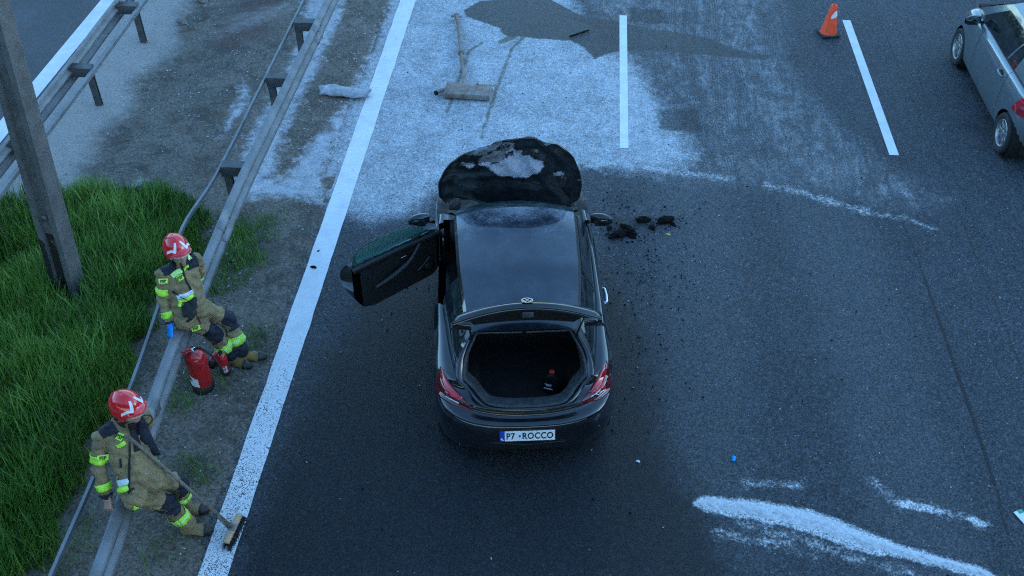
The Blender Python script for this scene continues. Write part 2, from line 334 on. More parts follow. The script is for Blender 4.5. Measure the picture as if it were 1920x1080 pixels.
# painted lines, parts of the road
def paint_material():
    t = NT('worn_road_paint'); n = t.voro(70, 'F1', 0); w = t.noise(4, 6, .65)
    sep = t.t.nodes.new('ShaderNodeSeparateColor'); t.t.links.new(t.voro(125, 'F1', 1), sep.inputs[0])
    chip = t.ma('ADD', sep.outputs[0], t.ma('MULTIPLY', t.ma('SUBTRACT', w, .5), 1.1))
    m = t.step(chip, t.ma('ADD', t.attr('wear'), 0.0), t.ma('ADD', t.attr('wear'), .06))
    c = t.mix(m, t.mix(t.step(w, .3, .7), (.62, .64, .66), (.76, .78, .80)), (.09, .095, .10))
    t.bump(t.ma('SUBTRACT', 1, m), .4, .004)
    return t.out(Base_Color=c, Roughness=.7)
PAINT = paint_material()
def stripe(x0, x1, y0, y1, wear, name, z=.004, slant=0.0, step=.1, parent=road, frag=0.0):
    ys = np.arange(y0, y1+1e-6, step) if y1-y0 < 60 else np.r_[y0, np.arange(3, 20, step), y1]
    n = len(ys); jl = frag*vnoise(np.stack([ys*0, ys], 1), .9, 3); jr = frag*vnoise(np.stack([ys*0+5, ys], 1), 1.1, 4)
    P = np.stack([np.stack([np.full(n, x0)+jl, ys, np.full(n, z)], 1), np.stack([np.full(n, x1)+jr, ys+slant, np.full(n, z)], 1)], 0)
    o = MB().grid(P).build(name, PAINT, parent, smooth=False)
    if o.data.polygons[0].normal.z < 0: o.data.flip_normals()
    wv = np.r_[wear(ys), wear(ys)]; attr(o, 'wear', wv); return o
stripe(EDGE_X-.135, EDGE_X+.135, -40, 150, lambda y: np.clip(1.05-.30*np.clip((8.5-y)/2.5, 0, 1), 0, 2), 'edge_line', frag=.006)
for k, y0 in enumerate((12.0, 24.0, 36.0, 0.0)):
    stripe(MID_X-.062, MID_X+.062, y0, y0+4.0, lambda y: y*0+1.12, 'lane_dash')
    stripe(RIGHT_X-.066, RIGHT_X+.066, y0+.12, y0+4.2, lambda y: y*0+1.3, 'lane_dash')

# ------------------------------------------------------------------ verge (median) and other carriageway
def verge_material():
    t = NT('verge_soil'); n1 = t.noise(7, 8, .7); n2 = t.noise(40, 6, .7); nb = t.noise(1.4, 6, .6)
    jit = t.ma('ADD', t.ma('MULTIPLY', t.ma('SUBTRACT', n1, .5), .7), t.ma('MULTIPLY', t.ma('SUBTRACT', n2, .5), .3))
    c = t.mix(t.step(nb, .3, .7), (.098, .081, .061), (.170, .146, .115))
    c = t.mix(t.ma('MULTIPLY', t.step(n1, .5, .75), .6), c, (.21, .198, .18))
    c = t.mix(t.ma('MULTIPLY', t.step(n2, .56, .7), .55), c, (.042, .038, .033))
    cl_ = t.t.nodes.new('ShaderNodeSeparateColor'); t.t.links.new(t.voro(48, 'F1', 1), cl_.inputs[0]); c = t.mix(t.ma('MULTIPLY', t.step(cl_.outputs[0], .6, 1.0), .42), c, (.26, .25, .235)); c = t.mix(t.ma('MULTIPLY', t.step(cl_.outputs[0], .35, .0), .62), c, (.028, .025, .022))
    br = t.step(t.noise(2.4, 8, .72, None, .7), .50, .64); c = t.mix(t.ma('MULTIPLY', br, .62), c, (.048, .042, .030))
    red = t.step(t.ma('ADD', t.attr('red'), jit), -.3, .3); c = t.mix(t.ma('MULTIPLY', red, .55), c, (.075, .036, .028))
    moss = t.step(t.ma('ADD', t.attr('moss'), t.ma('MULTIPLY', jit, 1.4)), -.1, .4); c = t.mix(t.ma('MULTIPLY', moss, .7), c, (.03, .038, .016))
    gr = t.step(t.ma('ADD', t.attr('grit'), jit), -.3, .3); c = t.mix(t.ma('MULTIPLY', gr, .72), c, t.mix(t.step(n2, .3, .7), (.29, .28, .262), (.47, .455, .43)))
    pw = t.step(t.ma('ADD', t.attr('powder'), t.ma('MULTIPLY', jit, .8)), -.12, .12)
    pw = t.ma('MULTIPLY', pw, t.step(n2, .3, .6, .5, 1)); c = t.mix(t.ma('MULTIPLY', pw, .9), c, t.mix(t.step(n1, .3, .7), (.35, .38, .42), (.55, .58, .62)))
    t.bump(t.ma('ADD', t.ma('MULTIPLY', n1, .7), t.ma('MULTIPLY', n2, .4)), .9, .03)
    return t.out(Base_Color=c, Roughness=.95)
def build_verge():
    xs = axis_lines(-8.02, -3.20, .05, [], []); ys = axis_lines(3.0, 18.6, .05, [-60, -20, 0], [20, 30, 60, 200])
    X, Y = np.meshgrid(xs, ys, indexing='ij'); P = np.stack([X.ravel(), Y.ravel()], 1)
    z = .012+.012*vnoise(P, .5, 1)+.010*vnoise(P, 1.7, 2)+.006*vnoise(P, 5, 3)
    z *= np.clip((-3.2-P[:, 0])/.35, 0, 1)*np.clip((P[:, 0]+8.02)/.3, 0, 1); z += .009+0*P[:, 0]
    z = np.where(P[:, 0] > np.where(P[:, 1] < 11, -3.28, -3.40)+.05*vnoise(P, 1.3, 31)+.03*vnoise(P, 4, 32), -.03, z)
    a, b = X.shape; I = np.arange(a*b).reshape(a, b); Q = np.stack([I[:-1, :-1], I[1:, :-1], I[1:, 1:], I[:-1, 1:]], -1).reshape(-1, 4)
    o = fastmesh('verge', np.c_[P, z], Q, verge_material(), smooth=True); tag(o, kind='structure')
    cl = lambda d: np.clip(d, -1, 1)
    pw = vpow_mask(P)
    pw = np.maximum(pw, sdf_poly(P, gp([(225, 345), (290, 335), (300, 352), (240, 360)]))-.1)
    pw = np.maximum(pw, sdf_poly(P, gp([(440, 150), (480, 130), (490, 200), (440, 250), (400, 300), (380, 290)]))-.2)
    attr(o, 'powder', cl(pw))
    attr(o, 'grit', cl(np.maximum(-6.75-P[:, 0]+.3*vnoise(P, .4, 8), np.where(P[:, 1] > 12, -.45+.4*vnoise(P, .3, 9), -1))))
    attr(o, 'red', cl(sdf_poly(P, gp([(470, -20), (540, -20), (500, 60), (440, 100), (400, 80)]))))
    attr(o, 'moss', cl(np.maximum(sdf_poly(P, GRASS), sdf_poly(P, SPARSE))))
    return o
GRASS = gp([(-120, 405), (60, 372), (200, 362), (330, 372), (395, 400), (352, 470), (300, 560), (255, 680), (205, 800), (150, 930), (95, 1040), (60, 1160), (-300, 1160)])
SPARSE = gp([(395, 395), (470, 415), (530, 450), (520, 500), (440, 545), (390, 560)])
verge = build_verge()
t = NT('other_carriageway_asphalt'); n = t.noise(60, 5, .6)
c = t.mix(t.step(t.noise(1.3, 5), .3, .7), (.050, .052, .055), (.072, .074, .077)); c = t.mix(t.ma('MULTIPLY', t.step(n, .5, .75), .4), c, (.11, .11, .11))
t.bump(t.voro(160), .4, .008); m = t.out(Base_Color=c, Roughness=.7)
opp = mesh('opposite_road', [(-16, -60, 0), (-7.98, -60, 0), (-7.98, 200, 0), (-16, 200, 0)], [(0, 1, 2, 3)], m); tag(opp, kind='structure')
stripe(-8.42, -8.16, -40, 150, lambda y: y*0+1.6, 'edge_line', parent=opp)
t = NT('distant_ground_soil'); c = t.mix(t.step(t.noise(.4, 6), .35, .65), (.05, .06, .025), (.09, .085, .06)); m = t.out(Base_Color=c, Roughness=.95)
g = mesh('ground', [(-600, -600, -.06), (600, -600, -.06), (600, 600, -.06), (-600, 600, -.06)], [(0, 1, 2, 3)], m); tag(g, kind='structure')
# the overpass the camera stands on
conc = simple('bridge_concrete', (.25, .25, .24), .85, scale=2, bump=.2, bscale=20)
b_ = MB(); b_.box((0, -7.0, 6.55), (70, 12.4, .9)); b_.box((0, -1.0, 7.15), (70, .35, .5)); o = b_.build('overpass_deck', conc, smooth=False); tag(o, kind='structure')
# unseen grassy slopes, added to darken the horizon reflected in the car
t = NT('added_slope_grass'); c = t.mix(t.step(t.noise(.35, 7, .7), .35, .65), (.022, .045, .012), (.06, .075, .03)); t.bump(t.noise(1.2, 8, .75), 1.0, .6); ADDED_SLOPE = t.out(Base_Color=c, Roughness=.95)
for sx in (-1, 1):
    xs_ = np.array([18, 21, 26, 34, 60.]) if sx < 0 else np.array([14.5, 17, 22, 30, 60.]); zs_ = np.array([-.02, .5, 4.0, 7.0, 7.5]); ys_ = np.linspace(-120, 180, 61); X, Y = np.meshgrid(xs_, ys_, indexing='ij')
    Z = np.repeat(zs_[:, None], 61, 1); Z = Z*(1+.25*vnoise(np.stack([X.ravel(), Y.ravel()], 1), .03, 5).reshape(X.shape)); e_ = MB().grid(np.stack([sx*X, Y, Z], -1)).build('added_slope', ADDED_SLOPE); tag(e_, kind='structure')
# ------------------------------------------------------------------ vehicle helpers
def body_loops(levels, ys0, ys1, seams, nc=14, m=4, taper=.05, ymid=2.1, L=4.25):
    """levels: dict(z=(rear, y=ys0, mid, y=ys1, front), yr, yf, hw). returns grid rows x cols x 3, columns run front-left .. rear centre .. front-right"""
    side = np.linspace(ys0, ys1, 36); 
    for s in seams: side = side[np.abs(side-s) > .03]; side = np.r_[side, s-.005, s+.005]
    side = np.sort(side); rows = []
    for lv in levels:
        hw, yr, yf = lv['hw'], lv['yr'], lv['yf']; e = lv.get('e', 2.4); ef = lv.get('ef', 2.2)
        hy = lambda y: hw*(1-taper*np.abs((y-ymid)/(L/2))**2.5)
        a = np.linspace(0, math.pi/2, nc+1)[:-1]
        x1 = hy(ys0)*np.sin(a)**(2/e); y1 = yr+(ys0-yr)*(1-np.cos(a)**(2/e))
        b = np.linspace(math.pi/2, 0, nc+1)[1:]
        x3 = hy(ys1)*np.sin(b)**(2/ef); y3 = yf-(yf-ys1)*(1-np.cos(b)**(2/ef))
        x = np.r_[x1, hy(side), x3]; y = np.r_[y1, side, y3]
        zr, z0, zm, z1, zf = lv['z']
        zz = np.interp(y, [yr, ys0, (ys0+ys1)/2, ys1, yf], [zr, z0, zm, z1, zf])
        k = np.ones(5)/5; zz2 = np.convolve(np.r_[[zz[0]]*2, zz, [zz[-1]]*2], k, 'valid')
        rows.append(np.stack([x, y, zz2], 1))
    S = np.stack(rows); S2 = np.stack([catmull(S[:, j], m) for j in range(S.shape[1])], 1)
    full = np.concatenate([S2[:, ::-1]*np.array([-1, 1, 1]), S2[:, 1:]], 1)
    return full
def split_grid(S, classify, wheels=(), rw=.33, closed=False):
    "quads of grid S sorted into named buckets, round arches cut out of the sides"
    a, b = S.shape[:2]; V = S.reshape(-1, 3).copy(); out = {}
    C = (S[:-1, :-1]+S[1:, :-1]+S[1:, 1:]+S[:-1, 1:])/4
    removed = np.zeros((a-1, b-1), bool)
    for wy, wz in wheels:
        d = np.hypot(C[..., 1]-wy, C[..., 2]-wz); removed |= (d < rw) & (np.abs(C[..., 0]) > .4)
    vr = np.zeros(a*b, bool); vk = np.zeros(a*b, bool)
    for i in range(a-1):
        for j in range(b-1):
            q = (i*b+j, i*b+j+1, (i+1)*b+j+1, (i+1)*b+j)
            if removed[i, j]: vr[list(q)] = True; continue
            vk[list(q)] = True
            n = classify(C[i, j], i, j)
            if n: out.setdefault(n, []).append(q)
    for i in np.where(vr & vk)[0]:
        for wy, wz in wheels:
            d = np.array([V[i, 1]-wy, V[i, 2]-wz]); l = np.linalg.norm(d)
            if l < rw*1.25: V[i, 1:] = np.array([wy, wz])+d/l*rw
    return V, out
def bucket_mesh(name, V, quads, mat, parent, thick=0.0):
    used = sorted({i for q in quads for i in q}); mp = {k: n for n, k in enumerate(used)}
    o = mesh(name, V[used], [tuple(mp[i] for i in q) for q in quads], mat, parent)
    if thick:
        md = o.modifiers.new('thickness', 'SOLIDIFY'); md.thickness = thick; md.offset = -1
    return o
def bvh_of(objs):
    v, f = [], []
    for o in objs:
        n = len(v); v += [p.co.copy() for p in o.data.vertices]; f += [[i+n for i in q.vertices] for q in o.data.polygons]
    return BVHTree.FromPolygons(v, f)
class Frame:
    "a vehicle's own coordinates"
    def __init__(s, x, y, ang): s.o = np.array([x, y, 0.]); c, n = math.cos(ang), math.sin(ang); s.R = np.array([[c, n, 0], [-n, c, 0], [0, 0, 1]])
    def L(s, px, py, z): return s.R@(G(px, py, z)-s.o)
    def cast(s, bvh, px, py):
        o = s.R@(CP-s.o); d = s.R@ray(px, py); h = bvh.ray_cast(Vector(o), Vector(d))
        return (np.array(h[0]), np.array(h[1])) if h[0] is not None else (None, None)
    def plane(s, px, py, p0, n):
        o = s.R@(CP-s.o); d = s.R@ray(px, py); return o+d*(((p0-o)@n)/(d@n))
def patch(fr, bvh, name, e1, e2, mat, parent, n=14, m=6, off=.006, thick=.012):
    "panel between two edge lines laid on the surface underneath"
    A, B = resample(e1, n), resample(e2, n); P = []; N = []
    last = None
    for i in range(n):
        for j in range(m):
            q = A[i]+(B[i]-A[i])*j/(m-1); p, nn = fr.cast(bvh, *q)
            if p is None or (last is not None and np.linalg.norm(p-last[0]) > .25): p, nn = last if last else (np.zeros(3), np.array([0, 0, 1.]))
            o = fr.R@(CP-fr.o)
            if (o-p)@nn < 0: nn = -nn
            last = (p, nn); P.append(p+nn*off)
    o = MB().grid(np.array(P).reshape(n, m, 3)).build(name, mat, parent)
    o.data.update()
    c = o.data.polygons[len(o.data.polygons)//2]
    if (Vector(fr.R@(CP-fr.o))-c.center).dot(c.normal) < 0: o.data.flip_normals()
    md = o.modifiers.new('thickness', 'SOLIDIFY'); md.thickness = thick; md.offset = -1
    return o
def orient(o, pos, nrm, up=(0, 0, 1)):
    n = Vector(nrm).normalized(); u = Vector(up); u = (u-n*u.dot(n)).normalized(); r = u.cross(n)
    o.matrix_local = Matrix(((r.x, u.x, n.x, pos[0]), (r.y, u.y, n.y, pos[1]), (r.z, u.z, n.z, pos[2]), (0, 0, 0, 1)))
def text_mesh(name, s, size, mat, parent=None, sx=1.0, ext=.001, bold=0.0, spacing=1.0):
    cu = bpy.data.curves.new('text', 'FONT'); cu.body = s; cu.size = size; cu.align_x = 'CENTER'; cu.align_y = 'CENTER'; cu.extrude = ext; cu.offset = bold; cu.space_character = spacing; cu.resolution_u = 3
    to = bpy.data.objects.new('text', cu); COL.objects.link(to); dg = bpy.context.evaluated_depsgraph_get(); dg.update()
    me = bpy.data.meshes.new_from_object(to.evaluated_get(dg)); bpy.data.objects.remove(to); me.materials.clear()
    co = np.zeros(len(me.vertices)*3); me.vertices.foreach_get('co', co); co = co.reshape(-1, 3)
    co[:, :2] -= (co[:, :2].max(0)+co[:, :2].min(0))/2; co[:, 0] *= sx; me.vertices.foreach_set('co', co.ravel())
    return link(name, me, mat, parent, smooth=False)
def stroke(mb, pts, w, z0, z1):
    pts = np.array(pts, float)
    for a, b in zip(pts[:-1], pts[1:]):
        d = (b-a)/np.linalg.norm(b-a); p = np.array([-d[1], d[0]])*w/2; a2, b2 = a-d*w*.3, b+d*w*.3
        mb.prism([a2-p, b2-p, b2+p, a2+p], z0, z1)
    return mb
def ring_badge(r, mat, back, parent, name='badge'):
    "round badge with a V above a W inside a ring"
    k = MB(); k.lathe([(0.001, .001), (r*.97, .001), (r*.97, .003)], n=28); root = k.build(name, back, parent)
    m = MB(); m.lathe([(r*.84, .002), (r*.84, .007), (r, .007), (r, .002)], n=32)
    stroke(m, [(-.42*r, .72*r), (0, .06*r), (.42*r, .72*r)], .15*r, .003, .0068)
    stroke(m, [(-.80*r, .25*r), (-.38*r, -.72*r), (0, -.04*r), (.38*r, -.72*r), (.80*r, .25*r)], .15*r, .003, .0064)
    m.build('emblem', mat, root, smooth=False); return root
def wheel(parent, x, y, z, r, wd, side, rim_mat, tyre_mat, spokes=9, rimr=.66):
    M = np.array([[0, 0, side], [1, 0, 0], [0, side, 0]], float)      # local z -> outward x
    w = empty('wheel', (x, y, z)); w.parent = parent; w.empty_display_size = .1
    prof = [(r*rimr, -wd/2), (r*.9, -wd/2), (r*.985, -wd*.38), (r, -wd*.2), (r, wd*.2), (r*.985, wd*.38), (r*.93, wd*.48), (r*.8, wd*.5), (r*rimr, wd*.42)]
    MB().lathe(prof, M=M, n=36).build('tyre', tyre_mat, w)
    k = MB(); k.lathe([(r*rimr, wd*.42), (r*rimr*.97, wd*.46), (r*rimr*.9, wd*.40), (r*rimr*.86, wd*.1), (r*rimr*.86, -wd*.4)], M=M, n=36)
    k.lathe([(.001, wd*.34), (r*.16, wd*.34), (r*.2, wd*.26), (r*.2, wd*.0)], M=M, n=20)
    for s in range(spokes):
        a = 2*math.pi*s/spokes; c, n = math.cos(a), math.sin(a); Rr = np.array([[c, -n, 0], [n, c, 0], [0, 0, 1.]])
        k.box(M@Rr@np.array([r*rimr*.55, 0, wd*.27]), (r*rimr*.75, r*rimr*.26, wd*.12), M@Rr, bev=.006)
    k.build('rim', rim_mat, w); d = MB(); d.lathe([(.001, wd*.05), (r*rimr*.86, wd*.05)], M=M, n=24); d.build('brake_disc', M_DARK, w)
    return w

# ------------------------------------------------------------------ vehicle materials
def car_paint(name, col, dust=0.0, rough=.13, metal=.3, dustcol=(.33, .37, .43), front=None):
    t = NT(name); n = t.noise(40, 4); big = t.noise(2.5, 8, .7); sp = t.noise(55, 6, .75)
    f = t.ma('MULTIPLY', t.step(t.ma('ADD', t.ma('MULTIPLY', big, .6), t.ma('MULTIPLY', sp, .5)), .45, .72), dust)
    if front:
        sx = t.t.nodes.new('ShaderNodeSeparateXYZ'); t.t.links.new(t.co(), sx.inputs[0])
        g = t.step(t.ma('ADD', sx.outputs[1], t.ma('MULTIPLY', t.ma('SUBTRACT', big, .5), 1.6)), front[0], front[1])
        fl = t.step(t.ma('ADD', t.ma('MULTIPLY', g, .75), t.ma('MULTIPLY', t.ma('SUBTRACT', sp, .5), .9)), .25, .8)
        f = t.ma('ADD', t.ma('MULTIPLY', fl, .62), f, clamp=True)
    c = t.mix(t.step(n, .3, .7), tuple(x*.85 for x in col), tuple(x*1.15 for x in col)); c = t.mix(f, c, dustcol)
    t.bump(sp, .02, .003)
    r = t.ma('ADD', t.ma('MULTIPLY', f, .5), t.step(t.noise(3, 6, .7), .3, .75, rough*.8, rough*1.7))
    return t.out(Base_Color=c, Roughness=r, Metallic=metal, Coat_Weight=.75, Coat_Roughness=.04, Specular_IOR_Level=.45)
M_DARK = simple('matt_black_plastic', (.012, .012, .013), .55, bump=.08, bscale=200)
M_INT = simple('dark_interior', (.010, .010, .011), .85)
M_TRIM = simple('grey_boot_trim', (.040, .045, .052), .6, bump=.15, bscale=180)
M_SEAT = simple('dark_seat_cloth', (.012, .012, .013), .9, bump=.2, bscale=150)
M_TYRE = simple('tyre_rubber', (.018, .018, .018), .85, bump=.2, bscale=80, dirt=(.08, .08, .08), dirt_amt=.4)
M_ALLOY = simple('brushed_alloy', (.42, .43, .44), .35, .8, dirt=(.06, .06, .06), dirt_amt=.6)
M_CHROME = simple('chrome', (.75, .76, .78), .12, 1.0, var=.05)
M_GLASS = simple('dark_tinted_glass', (.008, .012, .014), .06, 0.0, dirt=(.07, .08, .09), dirt_amt=.35, Specular_IOR_Level=.6)
M_DGLASS = simple('green_door_glass', (.30, .55, .52), .03, 0.0, var=.05, Transmission_Weight=.88, IOR=1.2)
M_LAMP = simple('red_lamp_lens', (.36, .004, .014), .08, Coat_Weight=1.0, Coat_Roughness=.03, var=.4, scale=6)
M_LAMPD = simple('dark_lamp_lens', (.075, .002, .006), .08, Coat_Weight=1.0, Coat_Roughness=.03)
M_REFL = simple('pale_reflector', (.75, .76, .78), .2, .3, var=.05)
M_WHITE = simple('white_enamel', (.78, .80, .82), .4, var=.06)
M_BLUE = simple('blue_enamel', (.01, .05, .42), .4, var=.1)
M_INK = simple('black_ink', (.012, .012, .016), .5)
M_SEAM = simple('panel_gap', (.004, .004, .004), .9)
M_PAINT = car_paint('black_blue_car_paint', (.005, .006, .009), .05, .09, .0)
M_ROOF = car_paint('dusty_roof_paint', (.007, .013, .026), .10, .22, .0, front=(1.6, 3.0))

# ------------------------------------------------------------------ burned hatchback
CF = Frame(-.335, 6.17, R(7.1))
car = empty('burned_car', (-.335, 6.17, 0), R(7.1), label='black three door hatchback with burned buckled bonnet, open boot and open left door', cat='car')
LV = [dict(z=(.20, .17, .17, .17, .20), yr=.30, yf=4.0, hw=.80, e=3.0),
      dict(z=(.27, .22, .22, .22, .27), yr=.14, yf=4.13, hw=.86, e=3.2),
      dict(z=(.40, .40, .40, .40, .42), yr=.06, yf=4.21, hw=.893, e=3.3),
      dict(z=(.56, .58, .58, .58, .55), yr=.03, yf=4.24, hw=.906, e=3.2),
      dict(z=(.66, .70, .70, .68, .62), yr=.022, yf=4.20, hw=.908, e=3.0),
      dict(z=(.735, .79, .79, .76, .67), yr=.038, yf=4.12, hw=.903, e=2.7),
      dict(z=(.764, .86, .85, .81, .72), yr=.125, yf=4.02, hw=.897),
      dict(z=(.81, .905, .885, .85, .75), yr=.14, yf=3.92, hw=.885)]
YS0, YS1 = .78, 3.45
WH = [(.80, .31), (3.38, .31)]
S = body_loops(LV, YS0, YS1, [1.50, 2.86, .42+.0 if False else 1.50])
nb = S.shape[1]; mid = nb//2
DOOR_Y = (1.50, 2.86)
def cls(c, i, j):
    x, y, z = c
    if abs(y-1.50) < .004 or abs(y-2.86) < .004:
        return 'panel_gap%d%d' % (x > 0, y > 2) if z > .30 else 'body'
    if 1.5 < y < 2.86 and z > .285: return 'door' if x > 0 else None
    return 'body'
V, B = split_grid(S, cls, WH, .335)
body = bucket_mesh('body', V, B['body'], M_PAINT, car)
rdoor = bucket_mesh('door', V, B['door'], M_PAINT, car); 
[bucket_mesh('panel_gap', V*np.array([.994, 1, 1]), B[q], M_SEAM, car) for q in B if q.startswith('panel_gap')]
# greenhouse
def ghouse(s, t, sx):
    yr = .43+(.80-.43)*s; yf = 3.10+(2.52-3.10)*s**.9; y = yr+(yf-yr)*t
    xb = np.interp(y, [.40, .9, 1.5, 2.2, 2.9, 3.2], [.655, .725, .785, .81, .80, .76]); zb = np.interp(y, [.4, .9, 1.5, 2.9, 3.2], [.955, .965, .955, .925, .90])
    xr = np.interp(y, [.7, .95, 1.6, 2.5, 2.7], [.49, .535, .60, .635, .62]); zr = np.interp(y, [.7, 1.0, 1.6, 2.2, 2.6], [1.22, 1.285, 1.345, 1.355, 1.315])
    return np.array([sx*(xb+(xr-xb)*s+.035*math.sin(math.pi*s)), y, zb+(zr-zb)*s+.018*math.sin(math.pi*s)])
def gpatch(s0, s1, t0, t1, sx, n=24, m=10, off=0.0):
    P = np.array([[ghouse(s0+(s1-s0)*j/(m-1), t0+(t1-t0)*i/(n-1), sx) for j in range(m)] for i in range(n)])
    if off: P[..., 0] += sx*off; P[..., 2] += off*.5
    return P
for sx in (1, -1):
    # pillars and roof edge frame round the side openings
    fr_ = MB()
    fr_.grid(gpatch(0, .07, 0, 1, sx, m=3)); fr_.grid(gpatch(.88, 1, 0, 1, sx, m=4)); fr_.grid(gpatch(.07, .88, 0, .05, sx, n=4)); fr_.grid(gpatch(.07, .88, .955, 1, sx, n=4)); fr_.grid(gpatch(.07, .88, .405, .425, sx, n=3))
    if sx == -1:
        fr_ = MB(); fr_.grid(gpatch(0, .07, 0, .425, sx, m=3)); fr_.grid(gpatch(.90, 1, 0, 1, sx, m=4)); fr_.grid(gpatch(.07, .9, 0, .05, sx, n=4)); fr_.grid(gpatch(.0, .9, .955, 1, sx, n=4)); fr_.grid(gpatch(.07, .9, .39, .425, sx, n=3))
    o = fr_.build('window_frame', M_DARK if sx == 1 else M_PAINT, car)
    q = MB().grid(gpatch(.05, .89, .045, .408, sx, off=.004)).build('side_window', M_GLASS, car)
    if sx == 1: MB().grid(gpatch(.05, .89, .422, .962, sx, off=.004)).build('side_window', M_GLASS, car)
# roof with rounded edges
ny, nx = 26, 22; P = np.zeros((ny, nx, 3))
for i in range(ny):
    tt = i/(ny-1); e = ghouse(1, tt, 1)
    for j in range(nx):
        u = -1+2*j/(nx-1); yy = e[1]+(1-u*u)*(.06*tt-.05*(1-tt)); zz = e[2]+.052*(1-abs(u)**2.6)
        P[i, j] = (e[0]*u, yy, zz)
roof = MB().grid(P).build('roof', M_ROOF, car); roof_edge_f = P[-1]; roof_edge_r = P[0]
if roof.data.polygons[50].normal.z < 0: roof.data.flip_normals()
an = MB().tube([(0.0, 1.06, 1.375), (0.0, 1.02, 1.40), (0.0, .94, 1.43)], [.022, .016, .006], 8).build('aerial', M_DARK, car)
# windscreen
ws = np.zeros((10, nx, 3))
for i in range(10):
    for j in range(nx):
        u = -1+2*j/(nx-1); a = roof_edge_f[j]; b = np.array([.745*u, 3.10+.16*(1-u*u), .905+.05*(1-u*u)]); k = i/9; ws[i, j] = a+(b-a)*k+np.array([0, 0, .03*math.sin(math.pi*k)])
MB().grid(ws).build('windscreen', simple('sooty_windscreen', (.035, .07, .075), .25, dirt=(.22, .24, .26), dirt_amt=.6), car)
# shoulder ledge between flank and glass (rear centre to front)
half = S[-1, mid:]
def belt(y): return ghouse(0, min(max((y-.43)/(3.10-.43), 0), 1), 1)
lipc = [(0, .155, .835), (.2, .16, .836), (.38, .19, .838), (.47, .26, .85), (.55, .36, .885), (.655, .43, .955)]
outer = resample(half[half[:, 1] < 3.12], 60)
no = len(outer); inner = []
lp = catmull(lipc, 5)
ncorner = int(np.argmax(outer[:, 1] > .55))
inn = list(resample(lp, ncorner+1))+[belt(y) for y in np.linspace(.47, 3.10, no-ncorner-1)]
inn = np.array(inn)
for sx in (1, -1):
    P = np.zeros((no, 7, 3))
    for i in range(no):
        for j in range(7):
            k = j/6; p = outer[i]+(inn[i]-outer[i])*k; p = p+np.array([0, 0, .030*math.sin(math.pi*min(k*1.0, 1))*(1 if i > ncorner else .25)])
            P[i, j] = p*np.array([sx, 1, 1])
    if sx == -1:
        ymean = P[:, 3, 1]; k0 = int(np.argmax(ymean > 1.5)); k1 = int(np.argmax(ymean > 2.86)); 
        MB().grid(P[:k0+1]).build('quarter_panel', M_PAINT, car); MB().grid(P[k1:]).build('front_wing', M_PAINT, car)
    else: MB().grid(P).build('quarter_panel', M_PAINT, car)
# front wings beside the burnt engine bay
wf = half[(half[:, 1] > 3.05)]; wf = resample(wf[:max(6, int(np.argmax(wf[:, 0] < .55)))], 16)
M_BURNT = simple('burnt_engine_metal', (.03, .026, .023), .8, .3, var=.7, scale=9, bump=.6, bscale=20, dirt=(.22, .22, .23), dirt_amt=.7)
for sx in (1, -1):
    P = np.stack([wf*np.array([sx, 1, 1]), wf*np.array([sx*.93, 1, 1])+np.array([0, -.01, .03]), wf*np.array([sx*.85, 1, 1])+np.array([0, -.03, .03]), wf*np.array([sx*.84, 1, 1])+np.array([0, -.04, -.2])], 1)
    MB().grid(P).build('front_wing', M_BURNT, car)
eb = MB(); gx, gy = np.meshgrid(np.linspace(-.72, .72, 24), np.linspace(3.05, 3.95, 16), indexing='ij'); pz = .60+.07*vnoise(np.stack([gx.ravel(), gy.ravel()], 1), 3.1, 5)
eb.grid(np.stack([gx, gy, pz.reshape(gx.shape)], -1)); eb.box((.1, 3.5, .66), (.55, .4, .2), bev=.03); eb.box((-.5, 3.4, .68), (.22, .3, .18), bev=.02); eb.tube([(-.6, 3.75, .72), (0, 3.85, .74), (.6, 3.75, .72)], .03)
eb.build('engine_bay', M_BURNT, car)
MB().box((0, 3.1, .78), (1.5, .06, .3)).build('bulkhead', M_BURNT, car)
# boot opening: inner flange, floor, side trims
ro = np.array([(p[0], p[1], p[2]) for p in roof_edge_r[nx//2:]]); ro = ro+np.array([0, -.0, -.01])
pil = np.array([ghouse(s, 0, 1) for s in np.linspace(0, 1, 10)])
op = np.concatenate([lp, pil[1:], ro[::-1][1:]])                         # right half: lip centre .. roof centre
op = resample(op, 60); opf = np.concatenate([op[::-1]*np.array([-1, 1, 1]), op[1:]])
cen = np.array([0, .45, 1.02])
def ring_off(k, dy, dz=0): 
    q = opf.copy(); q[:, 0] *= (1-k*.9); q[:, 2] = cen[2]+(q[:, 2]-cen[2])*(1-k); q[:, 1] += dy; q[:, 2] += dz; return q
MB().grid(np.stack([ring_off(0, 0), ring_off(.02, -.012, .004), ring_off(.07, .0), ring_off(.10, .02)], 1)).build('boot_flange', M_PAINT, car)
MB().grid(np.stack([ring_off(.10, .02), ring_off(.115, .005), ring_off(.14, .008), ring_off(.15, .03)], 1)).build('boot_seal', M_TRIM, car)
MB().grid(np.stack([ring_off(.15, .03), ring_off(.17, .06, -.01), ring_off(.19, .16, -.05)], 1)).build('boot_trim', M_TRIM, car)
w = MB(); w.box((0, .80, .50), (1.15, 1.1, .03)); w.box((0, 1.32, .75), (1.2, .06, .52)); w.box((-.60, .98, .72), (.05, .75, .40)); w.box((.60, .98, .72), (.05, .75, .40)); w.box((0, .27, .63), (.78, .05, .24))
w.build('boot_well', M_INT, car, smooth=False)
MB().box((.20, .43, .522), (.62, .20, .012), bev=.004).build('boot_mat', M_TRIM, car)
for sx in (1, -1): MB().box((sx*.545, .52, .80), (.05, .16, .16), bev=.02).build('side_trim', simple('pale_trim', (.05, .058, .068), .55), car)
